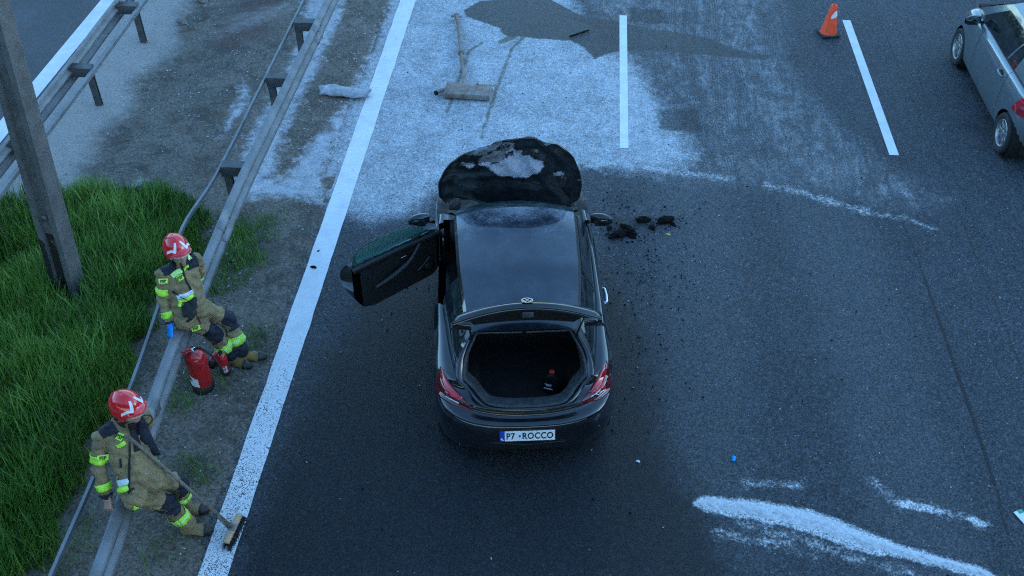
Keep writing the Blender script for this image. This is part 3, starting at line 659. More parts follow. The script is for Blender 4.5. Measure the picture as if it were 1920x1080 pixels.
l = MB(); l.box((0, .185, .838), (.12, .02, .006), bev=.002); l.tube([(0, .2, .80), (0, .185, .845)], .008); l.build('boot_latch', M_CHROME, car)
# cabin
w = MB(); w.box((0, 2.2, .30), (1.5, 1.8, .04)); w.box((0, 1.36, .62), (1.35, .04, .66)); w.build('cabin_floor', M_INT, car, smooth=False)
for sx in (1, -1):
    s_ = MB(); s_.box((sx*.36, 2.02, .52), (.5, .52, .2), bev=.07); a = R(-18); Rx = np.array([[1, 0, 0], [0, math.cos(a), -math.sin(a)], [0, math.sin(a), math.cos(a)]])
    s_.box((sx*.36, 1.68, .86), (.48, .16, .62), Rx.T, bev=.06); s_.box((sx*.36, 1.58, 1.20), (.26, .10, .18), bev=.04); s_.build('seat', M_SEAT, car)
d_ = MB(); d_.box((0, 2.95, .82), (1.45, .35, .24), bev=.08); d_.build('dashboard', M_INT, car)
sw = MB(); ca = [2*math.pi*k/20 for k in range(21)]; sw.tube([(-.36+.18*math.cos(a), 2.68-.07*math.sin(a), .86+.165*math.sin(a)) for a in ca], .016, 8, caps=False); sw.tube([(-.36, 2.7, .86), (-.36, 2.9, .80)], .03, 8); sw.build('steering_wheel', M_DARK, car)
# wheels and wheel wells
for sx in (1, -1):
    for wy, wz in WH:
        wheel(car, sx*.765, wy, .318, .318, .205, sx, simple('dark_alloy', (.06, .06, .065), .35, .7), M_TYRE, 5)
        k = MB(); M_ = np.array([[0, 0, sx], [1, 0, 0], [0, sx, 0]], float); k.lathe([(.001, -.34), (.36, -.34), (.36, .0), (.335, .09)], c=(sx*.77, wy, wz), M=M_, n=28); k.build('wheel_well', M_SEAM, car)
MB().box((0, 2.1, .2), (1.35, 3.4, .06)).build('underbody', M_SEAM, car, smooth=False)
for sx in (1, -1): MB().tube([(sx*.46, .45, .225), (sx*.46, .32, .215), (sx*.46, .235, .212)], .034, 14, caps=False).build('exhaust_tip', M_ALLOY, car)
# boot lid, swung up
hy, hz = .84, 1.345
ang = R(131)                                   # direction of the lid from its hinge in the y-z plane
dv = np.array([math.cos(ang), math.sin(ang)]); nv = np.array([dv[1], -dv[0]])    # nv points up / forward = outside skin
Lh = .83
lid = []
for i in range(15):
    k = i/14; row = []
    hw_ = np.interp(k, [0, .45, .75, .92, 1], [.52, .58, .63, .66, .655])
    for j in range(21):
        u = -1+2*j/20; arc = (1-u*u)
        ll = k*Lh+.10*arc*k-.05*(1-k)*0; hh = (.03+.085*k)*arc+.015*math.sin(math.pi*k)-.02*k
        if k > .86: hh -= .05*((k-.86)/.14)**1.4
        y = hy+dv[0]*ll+nv[0]*hh; z = hz+dv[1]*ll+nv[1]*hh
        row.append((hw_*u, y, z))
    lid.append(row)
lid = np.array(lid)
hatch = MB().grid(lid).build('boot_lid', M_PAINT, car)
md = hatch.modifiers.new('thickness', 'SOLIDIFY'); md.thickness = .02; md.offset = 1 if hatch.data.polygons[60].normal.dot(Vector((0, nv[0], nv[1]))) < 0 else -1
g_ = lid[2:11, 3:18]+np.array([0, nv[0], nv[1]])*.004; MB().grid(g_).build('rear_window', M_GLASS, hatch)
# lower face of the lid carries the round badge
e0 = lid[-1]; fc = np.array([0, -dv[1]*0, 0])
low = np.array([[e0[j], e0[j]+np.array([0, dv[0]*.012+nv[0]*-.035, dv[1]*.012+nv[1]*-.035]), e0[j]+np.array([0, -dv[0]*.02-nv[0]*.055, -dv[1]*.02-nv[1]*.055])] for j in range(21)])
MB().grid(low).build('lid_edge', M_PAINT, hatch)
for sx in (1, -1):
    j = 20 if sx == 1 else 0; e = e0[j]; k = MB()
    pts = np.array([e+np.array([-sx*.16, dv[0]*.04, dv[1]*.04]), e+np.array([-sx*.06, dv[0]*.03+nv[0]*.01, dv[1]*.03+nv[1]*.01]), e+np.array([sx*.03, -dv[0]*.05-nv[0]*.07, -dv[1]*.05-nv[1]*.07])])
    low2 = pts+np.array([0, -nv[0]*.075-dv[0]*.02, -nv[1]*.075-dv[1]*.02]); low2[2] = pts[2]+np.array([-sx*.06, -dv[0]*.10, -dv[1]*.10])
    bk = pts+np.array([0, -dv[0]*.16, -dv[1]*.16]); k.grid(np.stack([bk, pts, low2, low2+np.array([0, -dv[0]*.14, -dv[1]*.14])], 1)); k.build('lid_corner', M_PAINT, hatch)
inn_ = lid[1:14:1, 1:20]-np.array([0, nv[0], nv[1]])*.05; MB().grid(inn_).build('lid_lining', M_INT, hatch)
b0 = MB().box((0, 0, 0), (.10, .02, .06), bev=.008); o = b0.build('lid_catch', M_TRIM, hatch); pc = lid[-1, 10]; o.location = (0, pc[1]-nv[0]*.085-dv[0]*.03, pc[2]-nv[1]*.085-dv[1]*.03)
bd = ring_badge(.052, M_ALLOY, M_INK, hatch); pb = lid[-2, 10]; orient(bd, pb+np.array([0, nv[0]*.01+dv[0]*.012, nv[1]*.01+dv[1]*.012]), (0, dv[0]*.50+nv[0]*.86, dv[1]*.50+nv[1]*.86), (0, nv[0], nv[1]))
for sx in (1, -1): MB().tube([(sx*.50, .74, 1.20), (sx*.53, hy+dv[0]*.52-nv[0]*.04, hz+dv[1]*.52-nv[1]*.04)], [.011, .007], 8).build('gas_strut', M_DARK, hatch)
# lamps, plate, reflector, handle on the body
surf = bvh_of([o for o in car.children if o.name.split('.')[0] in ('body', 'quarter_panel')])
for nm, up_, lo_, st, dk in (('r', [(1136, 676), (1121, 704), (1105, 732), (1088, 754)], [(1137, 677), (1149, 708), (1146, 734), (1122, 751), (1089, 757)], [(1107, 743), (1134, 729)], 0),
                             ('l', [(827, 687), (843, 718), (864, 741), (886, 766)], [(826, 688), (815, 718), (820, 742), (848, 760), (886, 768)], [(835, 741), (861, 754)], 0)):
    lamp = patch(CF, surf, 'tail_light', up_, lo_, M_LAMPD, car, 18, 9, .006)
    cen_ = lambda e, k: [(np.array(p)*(1-k)+np.array(q)*k) for p, q in zip(resample(up_, 8), resample(lo_, 8))]
    u8, l8 = resample(up_, 12), resample(lo_, 12)
    patch(CF, surf, 'red_lens', (u8+(l8-u8)*.04)[1:9], (u8+(l8-u8)*.42)[1:9], M_LAMP, lamp, 10, 5, .012)
    s = np.array(st, float); patch(CF, surf, 'light_bar', s, s+np.array([0, 2.2]), M_REFL, lamp, 8, 3, .015)
    patch(CF, surf, 'red_lens', s+np.array([0, -8]), s+np.array([0, -3]), M_LAMP, lamp, 8, 3, .012)
p, n = CF.cast(surf, 989, 815); n = np.array([0, -.96, .28])
pl = MB().box((0, 0, 0), (.535, .125, .012), bev=.004).build('number_plate', M_DARK, car); orient(pl, p+n*.008, n)
o = MB().box((.022, 0, .008), (.474, .110, .004)).build('plate_face', M_WHITE, pl, smooth=False)
o = MB().box((-.238, 0, .008), (.044, .110, .004)).build('country_band', M_BLUE, pl, smooth=False)
o = text_mesh('lettering', 'P7', .098, M_INK, pl, .78, .0012, .0022, 1.12); o.location = (-.158, 0, .011)
o = text_mesh('lettering', 'ROCCO', .098, M_INK, pl, .78, .0012, .0022, 1.1); o.location = (.098, 0, .011)
o = MB().box((-.074, 0, .0105), (.018, .024, .002)).build('sticker', M_BLUE, pl, smooth=False)
o = text_mesh('lettering', 'PL', .034, M_WHITE, pl, .9, .0012, .001); o.location = (-.238, -.034, .0115)
MB().box((.02, .072, .012), (.16, .012, .022), bev=.004).build('plate_lamp', M_DARK, pl)
patch(CF, surf, 'diffuser_trim', [(918, 829), (985, 833), (1060, 826)], [(918, 830.5), (985, 834.5), (1060, 827.5)], M_DARK, car, 12, 3, .006)
patch(CF, surf, 'reflector', [(825, 796), (842, 803)], [(826, 803), (843, 806)], M_LAMPD, car, 6, 3, .006)
h = MB(); h.tube([(.90, 1.60, .815), (.925, 1.63, .825), (.93, 1.72, .83), (.925, 1.81, .83), (.90, 1.84, .825)], .016, 8); h.build('door_handle', M_CHROME, rdoor)
MB().box((.893, 1.72, .822), (.012, .17, .06), bev=.005).build('handle_recess', M_SEAM, rdoor)
def mirror(parent, c, sx, name='wing_mirror'):
    k = MB(); P = []
    for i in range(9):
        u = i/8; P.append([(c[0]+sx*(.0+.235*u), c[1]+.05*math.cos(a)*math.sin(math.pi*(.15+.75*u))*1.3+.02-.05*u, c[2]+.075*math.sin(a)*math.sin(math.pi*(.2+.68*u))**.6) for a in np.linspace(0, 2*math.pi, 15)[:-1]])
    k.grid(P, close_v=True); k.tube([(c[0]-sx*.06, c[1]+.02, c[2]-.05), (c[0]+sx*.05, c[1]+.02, c[2]-.03)], .025, 8); o = k.build(name, M_PAINT, parent)
    MB().grid(np.array([[(c[0]+sx*x, c[1]-.055-.03*x, c[2]+z) for z in (-.055, .055)] for x in (.04, .12, .2)])).build('mirror_glass', simple('mirror_glass', (.2, .22, .24), .08, 1.0), o); return o
mirror(rdoor, (.87, 2.80, 1.0), 1)
# ---- open left door
dd = np.array([-.80, -.60, 0]); dd /= np.linalg.norm(dd); outw = np.array([dd[1], -dd[0], 0]); H0 = np.array([-.845, 2.80, 0])
def DP(l, z, d): return H0+dd*l+outw*d+np.array([0, 0, z])
LD = 1.16
def d_outline(k):          # bottom and top of the door along its length 0..1
    return np.interp(k, [0, .1, .8, .93, 1], [.40, .31, .30, .36, .52]), np.interp(k, [0, .5, 1], [.905, .945, .965])
P_in, P_out = [], []
for i in range(25):
    k = i/24; zb, zt = d_outline(k); ri, rr_ = [], []
    for j in range(15):
        v = j/14; z = zb+(zt-zb)*v
        sc = .03*math.sin(math.pi*k)*math.sin(math.pi*v)
        ri.append(DP(k*LD, z, .02+sc-.02*v)); rr_.append(DP(k*LD+.05*math.sin(math.pi*v)*(k > .95), z, .155+.03*math.sin(math.pi*v)-.06*max(0, v-.75)/.25))
    P_in.append(ri); P_out.append(rr_)
P_in, P_out = np.array(P_in), np.array(P_out)
k = MB().grid(P_out); rim_i = np.concatenate([P_in[:, 0], P_in[-1, 1:], P_in[::-1, -1][1:], P_in[0, ::-1][1:]]); rim_o = np.concatenate([P_out[:, 0], P_out[-1, 1:], P_out[::-1, -1][1:], P_out[0, ::-1][1:]])
k.grid(np.stack([rim_i, rim_i*.35+rim_o*.65, rim_o], 1)); ldoor = k.build('door', M_PAINT, car, auto=40); ldoor['label'] = 'left door swung wide open with its pane wound up'
pan = P_in[1:-2].copy(); MB().grid(pan-outw*.012).build('door_panel', M_INT, ldoor)
MB().grid(np.stack([P_in[:, -3]-outw*.02, P_in[:, -2]-outw*.034, P_in[:, -1]-outw*.02, P_in[:, -1]+outw*.05], 1)).build('top_trim', M_DARK, ldoor)
ar = catmull([DP(.90, .56, -.01), DP(.74, .63, -.05), DP(.52, .70, -.055), DP(.42, .76, -.05), DP(.30, .86, -.025), DP(.26, .87, -.01)], 5); MB().tube(ar, np.interp(np.linspace(0, 1, len(ar)), [0, .3, 1], [.018, .028, .012]), 8).build('armrest', M_TRIM, ldoor)
MB().tube(catmull([DP(.34, .50, -.02), DP(.22, .58, -.025), DP(.16, .62, -.02)], 4), .012, 6).build('pocket_rim', M_TRIM, ldoor)
MB().box((0, 0, 0), (.07, .012, .018), bev=.004).build('door_handle', M_CHROME, ldoor).matrix_local = Matrix.Translation(Vector(DP(.50, .79, -.012)))@Matrix.Rotation(math.atan2(dd[1], dd[0]), 4, 'Z')
MB().box((0, 0, 0), (.012, .04, .09), bev=.004).build('door_lock', M_ALLOY, ldoor).matrix_local = Matrix.Translation(Vector(DP(LD-.01, .68, .075)))@Matrix.Rotation(math.atan2(dd[1], dd[0]), 4, 'Z')
M_ = np.array([dd, [0, 0, 1.], -outw]).T; MB().lathe([(.001, .012), (.055, .012), (.06, .0), (.075, -.004)], c=DP(.16, .47, -.004), M=M_, n=18).build('speaker', M_DARK, ldoor)
gl = []
for i in range(17):
    k = i/16; zt = np.interp(k, [0, .18, .45, .8, .96, 1], [.93, 1.12, 1.235, 1.265, 1.235, 1.15]); gl.append([DP(.10+k*(LD-.13), .92+(zt-.92)*v, .045-.10*v*(zt-.92)/.3) for v in np.linspace(0, 1, 7)])
o = MB().grid(np.array(gl)).build('door_window', M_DGLASS, ldoor); md = o.modifiers.new('thickness', 'SOLIDIFY'); md.thickness = .005
mirror(ldoor, (-.945, 2.86, 1.02), -1)
MB().tube([(-.80, 2.84, .40), (-.80, 2.84, .88)], .03, 8).build('hinge_post', M_PAINT, car)
MB().grid(np.array([[(-.84, y, z) for z in (.17, .30)] for y in (1.5, 2.2, 2.86)])).build('sill', M_DARK, car)
# ---- buckled bonnet, thrown open past upright
ha = R(97); hp = np.array([0, 3.07, 1.0]); hn = np.array([0, -math.sin(ha), math.cos(ha)])
BL = [(836, 384), (824, 372), (822, 350), (831, 328), (846, 307), (868, 288), (900, 274), (928, 267), (950, 263)]
BR = [(1070, 384), (1086, 376), (1091, 352), (1088, 325), (1077, 300), (1060, 283), (1035, 267), (1008, 260), (975, 261)]
hw_dir = np.array([0, math.cos(ha), math.sin(ha)])
def hood_uv(px, py): q = CF.plane(px, py, hp, hn)-hp; return np.array([q[0], q@hw_dir])
Lu = resample([hood_uv(*p) for p in BL], 34); Ru = resample([hood_uv(*p) for p in BR], 34)
nw = 48; UV = np.array([[Lu[i]+(Ru[i]-Lu[i])*j/(nw-1) for j in range(nw)] for i in range(34)]); uv = UV.reshape(-1, 2)
def fold(p0, p1, w): d = np.array(p1)-np.array(p0); d /= np.linalg.norm(d); q = (uv-np.array(p0))@np.array([-d[1], d[0]]); return np.abs(q)/w
cx = (uv[:, 0]-uv[:, 0].mean())/.72; cyy = (uv[:, 1]-.42)/.5
disp = .085*(1-np.clip(np.abs(cx), 0, 1)**2.4)*(1-.3*np.clip(cyy, -1, 1)**2)+.008*vnoise(uv, 1.6, 21)+.004*vnoise(uv, 6.2, 22)
kink = lambda p0, p1, w, a: a*np.maximum(0, 1-fold(p0, p1, w))
A_ = hood_uv
def crease(p0, p1, side, a, lim=.25): d = np.array(p1)-np.array(p0); d /= np.linalg.norm(d); q = (uv-np.array(p0))@np.array([-d[1], d[0]])*side; return a*np.clip(q, 0, lim)
disp += crease(A_(1035, 262), A_(1000, 345), -1, -.34)+crease(A_(1043, 286), A_(1092, 340), 1, -.42)+crease(A_(905, 270), A_(835, 335), 1, -.28)+crease(A_(840, 320), A_(1000, 300), 1, .22, .10)+crease(A_(860, 300), A_(880, 384), 1, .20, .12)+crease(A_(1060, 384), A_(1010, 340), 1, .26, .12)
disp += kink(A_(1040, 285), A_(1000, 340), .10, -.04)+kink(A_(1045, 290), A_(1090, 330), .08, .03)+kink(A_(840, 320), A_(930, 300), .07, -.022)+kink(A_(850, 345), A_(1080, 338), .10, -.028)+kink(A_(960, 262), A_(990, 300), .08, .02)+kink(A_(1000, 262), A_(1085, 375), .09, -.02)
ed = np.minimum(np.tile(np.minimum(np.arange(nw), nw-1-np.arange(nw)), 34), np.repeat(33-np.arange(34), nw)); disp *= np.clip(.25+ed/5, 0, 1)
disp += .03*np.clip((uv[:, 1]-uv[:, 1].max()*.85)/.2, 0, 1)
Pn = hp+np.stack([uv[:, 0], uv[:, 1]*hw_dir[1], uv[:, 1]*hw_dir[2]], 1)+hn*disp[:, None]
t = NT('burnt_bonnet_paint'); n1 = t.noise(9, 8, .7); n2 = t.noise(40, 6, .7); jit = t.ma('ADD', t.ma('MULTIPLY', t.ma('SUBTRACT', n1, .5), .16), t.ma('MULTIPLY', t.ma('SUBTRACT', n2, .5), .06))
c = t.mix(t.step(n1, .35, .7), (.006, .007, .009), (.018, .019, .021)); c = t.mix(t.ma('MULTIPLY', t.step(n2, .55, .8), .3), c, (.06, .066, .075))
ash = t.step(t.ma('ADD', t.attr('ash'), jit), -.012, .012); bare = t.step(t.ma('ADD', t.attr('bare'), jit), -.012, .012); haze_ = t.step(t.ma('ADD', t.attr('dust'), t.ma('MULTIPLY', jit, 1.5)), -.05, .1)
c = t.mix(t.ma('MULTIPLY', haze_, .5), c, (.10, .115, .14)); c = t.mix(bare, c, t.mix(t.step(n2, .35, .7), (.13, .14, .16), (.22, .23, .27))); c = t.mix(ash, c, t.mix(t.step(n1, .38, .6), (.30, .31, .38), (.48, .50, .60)))
t.bump(t.ma('ADD', t.ma('MULTIPLY', ash, .6), t.ma('MULTIPLY', n2, .4)), .35, .01)
M_HOOD = t.out(Base_Color=c, Roughness=t.ma('ADD', t.ma('MULTIPLY', t.ma('ADD', ash, bare, clamp=True), .45), t.step(n1, .3, .7, .14, .42)), Coat_Weight=.7, Coat_Roughness=.12)
hood = MB().grid(Pn.reshape(34, nw, 3)).build('bonnet', M_HOOD, car)
hood.data.set_sharp_from_angle(angle=R(9))
if hood.data.polygons[500].normal.dot(Vector(hn)) < 0: hood.data.flip_normals()
ZH = lambda pts: np.array([hood_uv(800+x/6, 240+y/6) for x, y in pts])     # points read off an enlargement
ash = np.maximum(sdf_poly(uv, ZH([(610, 430), (760, 440), (840, 400), (880, 370), (1000, 350), (990, 290), (1040, 280), (1080, 340), (1180, 345), (1290, 380), (1300, 440), (1230, 510), (1100, 545), (960, 555), (840, 535), (780, 510), (740, 470)])), sdf_line(uv, ZH([(900, 235), (930, 255)]), .06)-.01)
ash = np.maximum(ash, np.maximum(sdf_line(uv, ZH([(430, 420), (490, 435)]), .035), sdf_line(uv, ZH([(1440, 520), (1500, 515), (1560, 570)]), .012)))
bare = np.maximum(sdf_poly(uv, ZH([(520, 240), (680, 185), (850, 140), (860, 210), (700, 260), (620, 290), (530, 280)])), sdf_poly(uv, ZH([(600, 310), (720, 270), (860, 270), (900, 330), (840, 400), (640, 420), (560, 380)])))
bare = np.maximum(bare, sdf_poly(uv, ZH([(1690, 600), (1760, 570), (1760, 600), (1700, 615)])))
dust = np.maximum(sdf_poly(uv, ZH([(350, 700), (440, 650), (600, 690), (600, 750), (420, 745)])), sdf_poly(uv, ZH([(1180, 300), (1320, 285), (1450, 275), (1330, 390), (1250, 340)])))
dust = np.maximum(dust, sdf_poly(uv, ZH([(220, 490), (420, 490), (760, 480), (800, 560), (500, 620), (250, 620)]))-.02); dust = np.maximum(dust, sdf_line(uv, ZH([(370, 590), (440, 600)]), .05))
attr(hood, 'ash', np.clip(ash+.014, -1, 1)); attr(hood, 'bare', np.clip(bare, -1, 1)); attr(hood, 'dust', np.clip(dust, -1, 1))
md = hood.modifiers.new('thickness', 'SOLIDIFY'); md.thickness = .018; md.offset = -1
hb = ring_badge(.062, simple('scorched_chrome', (.22, .22, .24), .5, .5, var=.6, scale=30), M_BURNT, hood); q = hood_uv(947, 279); ii = int(np.argmin(((uv-q)**2).sum(1))); orient(hb, Pn[ii]+hn*.012, hn)
# oil bottle standing in the boot
M_BOT = simple('black_bottle', (.010, .011, .013), .3); bo = empty('oil_bottle', tuple(car.matrix_basis@Vector((.275, .66, .516))), R(7.1-20), label='black plastic bottle with red screw cap standing in the open boot', cat='bottle')
k = MB(); prof = [(.06, .035, 0.0), (.085, .045, .01), (.088, .048, .19), (.07, .042, .23), (.03, .028, .262), (.022, .022, .275)]
k.grid(np.array([[(a*abs(math.cos(q))**.7*np.sign(math.cos(q)), b*abs(math.sin(q))**.7*np.sign(math.sin(q)), z) for q in np.linspace(0, 2*math.pi, 25)[:-1]] for a, b, z in prof]), close_v=True); k.add([(0, 0, 0)], []); k.build('bottle_body', M_BOT, bo)
MB().lathe([(.001, .30), (.024, .30), (.027, .295), (.027, .268), (.02, .266)], n=18).build('cap', simple('red_cap', (.45, .03, .02), .45), bo)
MB().box((-.02, -.0505, .085), (.085, .003, .014)).box((-.02, -.0505, .13), (.05, .003, .008)).box((-.02, -.0505, .145), (.07, .003, .008)).build('label_print', M_WHITE, bo, smooth=False)
# ------------------------------------------------------------------ silver hatchback in the right lane
M_SILV = car_paint('silver_blue_car_paint', (.20, .235, .26), .10, .22, .6, dustcol=(.30, .31, .32))
SF = Frame(6.63, 11.78, 0.0)
sc_ = empty('silver_car', (6.63, 11.78, 0), 0, label='silver hatchback standing in the far lane beyond the orange cone', cat='car')
LV2 = [dict(z=(.24, .19, .19, .19, .22), yr=.26, yf=3.45, hw=.74), dict(z=(.32, .24, .24, .24, .28), yr=.08, yf=3.60, hw=.80), dict(z=(.46, .42, .42, .42, .44), yr=.02, yf=3.66, hw=.828), dict(z=(.62, .60, .60, .58, .58), yr=.02, yf=3.66, hw=.835),
       dict(z=(.74, .76, .75, .73, .68), yr=.06, yf=3.60, hw=.832), dict(z=(.84, .87, .86, .82, .76), yr=.09, yf=3.50, hw=.825), dict(z=(.93, .955, .94, .90, .83), yr=.10, yf=3.36, hw=.80), dict(z=(.99, 1.0, .985, .94, .88), yr=.13, yf=3.22, hw=.745)]
S = body_loops(LV2, .62, 2.95, [1.02, 2.28], taper=.06, ymid=1.85, L=3.7)
def cls2(c, i, j):
    x, y, z = c
    if min(abs(y-1.02), abs(y-2.28)) < .004: return 'panel_gap%d%d' % (x > 0, y > 2) if z > .30 else 'body'
    return ('door_l' if x < 0 else 'door_r') if 1.02 < y < 2.28 and z > .28 else 'body'
V, B = split_grid(S, cls2, [(.58, .285), (3.02, .285)], .33)
bucket_mesh('body', V, B['body'], M_SILV, sc_); dl = bucket_mesh('door', V, B['door_l'], M_SILV, sc_); dr = bucket_mesh('door', V, B['door_r'], M_SILV, sc_); [bucket_mesh('panel_gap', V*np.array([.993, 1, 1]), B[q], M_SEAM, sc_) for q in B if q.startswith('panel_gap')]
def gh2(s, t, sx):
    yr = .16+.30*s; yf = 3.05+(2.15-3.05)*s**.95; y = yr+(yf-yr)*t
    xb = np.interp(y, [.1, .5, 1.5, 2.4, 3.1], [.70, .745, .755, .74, .66]); zb = np.interp(y, [.1, .6, 2, 3.1], [1.0, 1.0, .98, .92])
    xr = np.interp(y, [.4, .8, 1.6, 2.3], [.53, .56, .58, .56]); zr = np.interp(y, [.4, .8, 1.5, 2.2], [1.40, 1.45, 1.47, 1.43])
    return np.array([sx*(xb+(xr-xb)*s+.03*math.sin(math.pi*s)), y, zb+(zr-zb)*s])
def gp2(s0, s1, t0, t1, sx, n=20, m=8, off=0.0):
    P = np.array([[gh2(s0+(s1-s0)*j/max(1, m-1), t0+(t1-t0)*i/(n-1), sx) for j in range(m)] for i in range(n)]); P[..., 0] += sx*off; return P
for sx in (1, -1):
    MB().grid(gp2(0, 1, 0, 1, sx)).build('window_frame', M_SILV, sc_); MB().grid(gp2(.06, .86, .30, .40, sx, off=.004)).build('side_window', M_GLASS, sc_); MB().grid(gp2(.06, .86, .42, .90, sx, off=.004)).build('side_window', M_GLASS, sc_)
    MB().tube(gp2(.04, .04, .06, .92, sx, m=1, off=.006)[:, 0], .007, 6).build('window_strip', M_DARK, sc_)
P = np.zeros((22, 15, 3)); 
for i in range(22):
    e = gh2(1, i/21, 1)
    for j in range(15): u = -1+j/7; P[i, j] = (e[0]*u, e[1]+.05*(1-u*u)*(i/21*2-1), e[2]+.05*(1-u*u))
o = MB().grid(P).build('roof', M_SILV, sc_); rf, rr2 = P[-1], P[0]
def sheet(a, b, n=8, bul=.03): return np.array([a+(b-a)*k/(n-1)+np.array([0, 0, bul*math.sin(math.pi*k/(n-1))]) for k in range(n)])
u = np.linspace(-1, 1, 15)[:, None]
MB().grid(sheet(rf, np.hstack([u*.66, 3.05+.12*(1-u*u), .92+.03*(1-u*u)]))).build('windscreen', M_GLASS, sc_)
MB().grid(sheet(rr2, np.hstack([u*.70, .16-.06*(1-u*u), 1.0+0*u]))).build('rear_window', M_GLASS, sc_)
top = S[-1]; md_ = S.shape[1]//2; fr2 = top[top[:, 1] > 2.6]
fl_, fr_r = fr2[:len(fr2)//2], fr2[len(fr2)//2:][::-1]; m_ = min(len(fl_), len(fr_r))
MB().grid(np.stack([fl_[:m_]*(1-k)+fr_r[:m_]*k+np.array([0, 0, .05*math.sin(math.pi*k)]) for k in np.linspace(0, 1, 9)], 1)).build('bonnet', M_SILV, sc_)
tl_ = top[top[:, 1] <= 2.62]; il = np.array([[p[0]*.90, max(p[1], .15), p[2]+.005] for p in tl_]); MB().grid(np.stack([tl_, il], 1)).build('shoulder', M_SILV, sc_)
MB().box((0, 1.7, .62), (1.3, 2.8, .7)).build('cabin', M_INT, sc_, smooth=False); MB().box((0, 1.8, .23), (1.3, 3.2, .06)).build('underbody', M_SEAM, sc_, smooth=False)
for sx in (1, -1):
    for wy in (.58, 3.02):
        wheel(sc_, sx*.735, wy, .285, .285, .18, sx, M_ALLOY, M_TYRE, 9, .68); k = MB(); M_ = np.array([[0, 0, sx], [1, 0, 0], [0, sx, 0]], float); k.lathe([(.001, -.30), (.34, -.30), (.34, 0), (.33, .07)], c=(sx*.72, wy, .285), M=M_, n=24); k.build('wheel_well', M_SEAM, sc_)
for sx, dn in ((-1, dl), (1, dr)):
    MB().tube([(sx*.825, 1.10, .86), (sx*.85, 1.13, .865), (sx*.855, 1.2, .868), (sx*.85, 1.27, .865), (sx*.825, 1.30, .86)], .014, 8).build('door_handle', M_SILV, dn)
    MB().lathe([(.001, .004), (.07, .004), (.075, 0)], c=(sx*.817, 1.2, .862), M=np.array([[0, 0, sx], [1.0, 0, 0], [0, .62, 0]]), n=18).build('handle_recess', M_SEAM, dn)
    mirror(dn, (sx*.80, 2.5, 1.0), sx)
ssurf = bvh_of([o for o in sc_.children if o.name.split('.')[0] in ('body', 'shoulder')])
for sx in (1, -1):
    P = []
    for k in np.linspace(0, 1, 7):
        row = []
        for q in np.linspace(0, 1, 9):
            z = .70+.29*k; th = math.pi*(.5+.0)+0; yy = .06+.50*q*(1-.35*k)+.02*k; h = ssurf.ray_cast(Vector((sx*2, yy+.35*(q < .0), z)), Vector((-sx, 0, 0))); row.append(np.array(h[0])+np.array([sx*.008, 0, 0]) if h[0] else np.array([sx*.76, yy, z]))
        P.append(row)
    lampo = MB().grid(np.array(P)).build('tail_light', M_LAMP, sc_)
    Pp = np.array(P)[2:4, 2:7]+np.array([sx*.006, 0, 0]); MB().grid(Pp).build('lens_detail', simple('pale_red_lens', (.45, .08, .10), .1), lampo)
# ------------------------------------------------------------------ traffic cone
M_ORANGE = simple('orange_cone_plastic', (.95, .075, .012), .45, var=.12, dirt=(.15, .08, .05), dirt_amt=.25)
cx_, cy_, _ = G(1552, 64); co_ = empty('traffic_cone', (cx_, cy_, .004), .25, label='orange traffic cone with one white reflective band and black rubber base', cat='traffic cone')
k = MB(); k.box((0, 0, .02), (.31, .31, .035), bev=.01); k.build('cone_base', simple('black_rubber', (.02, .02, .022), .8, dirt=(.1, .1, .1), dirt_amt=.5), co_, auto=30)
MB().lathe([(.138, .036), (.130, .05), (.050, .50), (.042, .515), (.028, .512), (.028, .47)], n=28).build('cone_body', M_ORANGE, co_)
w = MB(); cr = lambda z: .130+(z-.05)*(.050-.130)/.45+.0025
P = []
for th in np.linspace(-1.25, .75, 15): P.append([(cr(z)*math.cos(th-.9), cr(z)*math.sin(th-.9), z) for z in np.linspace(.33+.015*th, .33+.10*max(.02, math.cos((th+.25)*1.55))**.6, 5)])
w.grid(np.array(P)); w.build('reflective_band', M_WHITE, co_)
# ------------------------------------------------------------------ crash barriers
M_GALV = simple('galvanised_steel', (.19, .20, .21), .55, .35, var=.18, scale=5, bump=.05, bscale=30, dirt=(.11, .11, .108), dirt_amt=.6)
M_GALV2 = simple('weathered_post_steel', (.11, .11, .11), .65, .4, var=.3, scale=8, dirt=(.07, .06, .05), dirt_amt=.7)
def sweep(prof, path):
    path = np.array(path, float); T = np.gradient(path, axis=0); T /= np.linalg.norm(T, axis=1)[:, None]; rows = []
    for p, t_ in zip(path, T): r = np.array([t_[1], -t_[0], 0]); r /= np.linalg.norm(r); rows.append([p+r*a+np.array([0, 0, b]) for a, b in prof])
    return np.array(rows)
WB = [(-.004, .30), (.012, .31), (.030, .305), (.062, .28), (.083, .262), (.083, .222), (.058, .198), (.012, .172), (.006, .155), (.012, .138), (.058, .112), (.083, .088), (.083, .048), (.062, .03), (.030, .005), (.012, 0), (-.004, .01)]
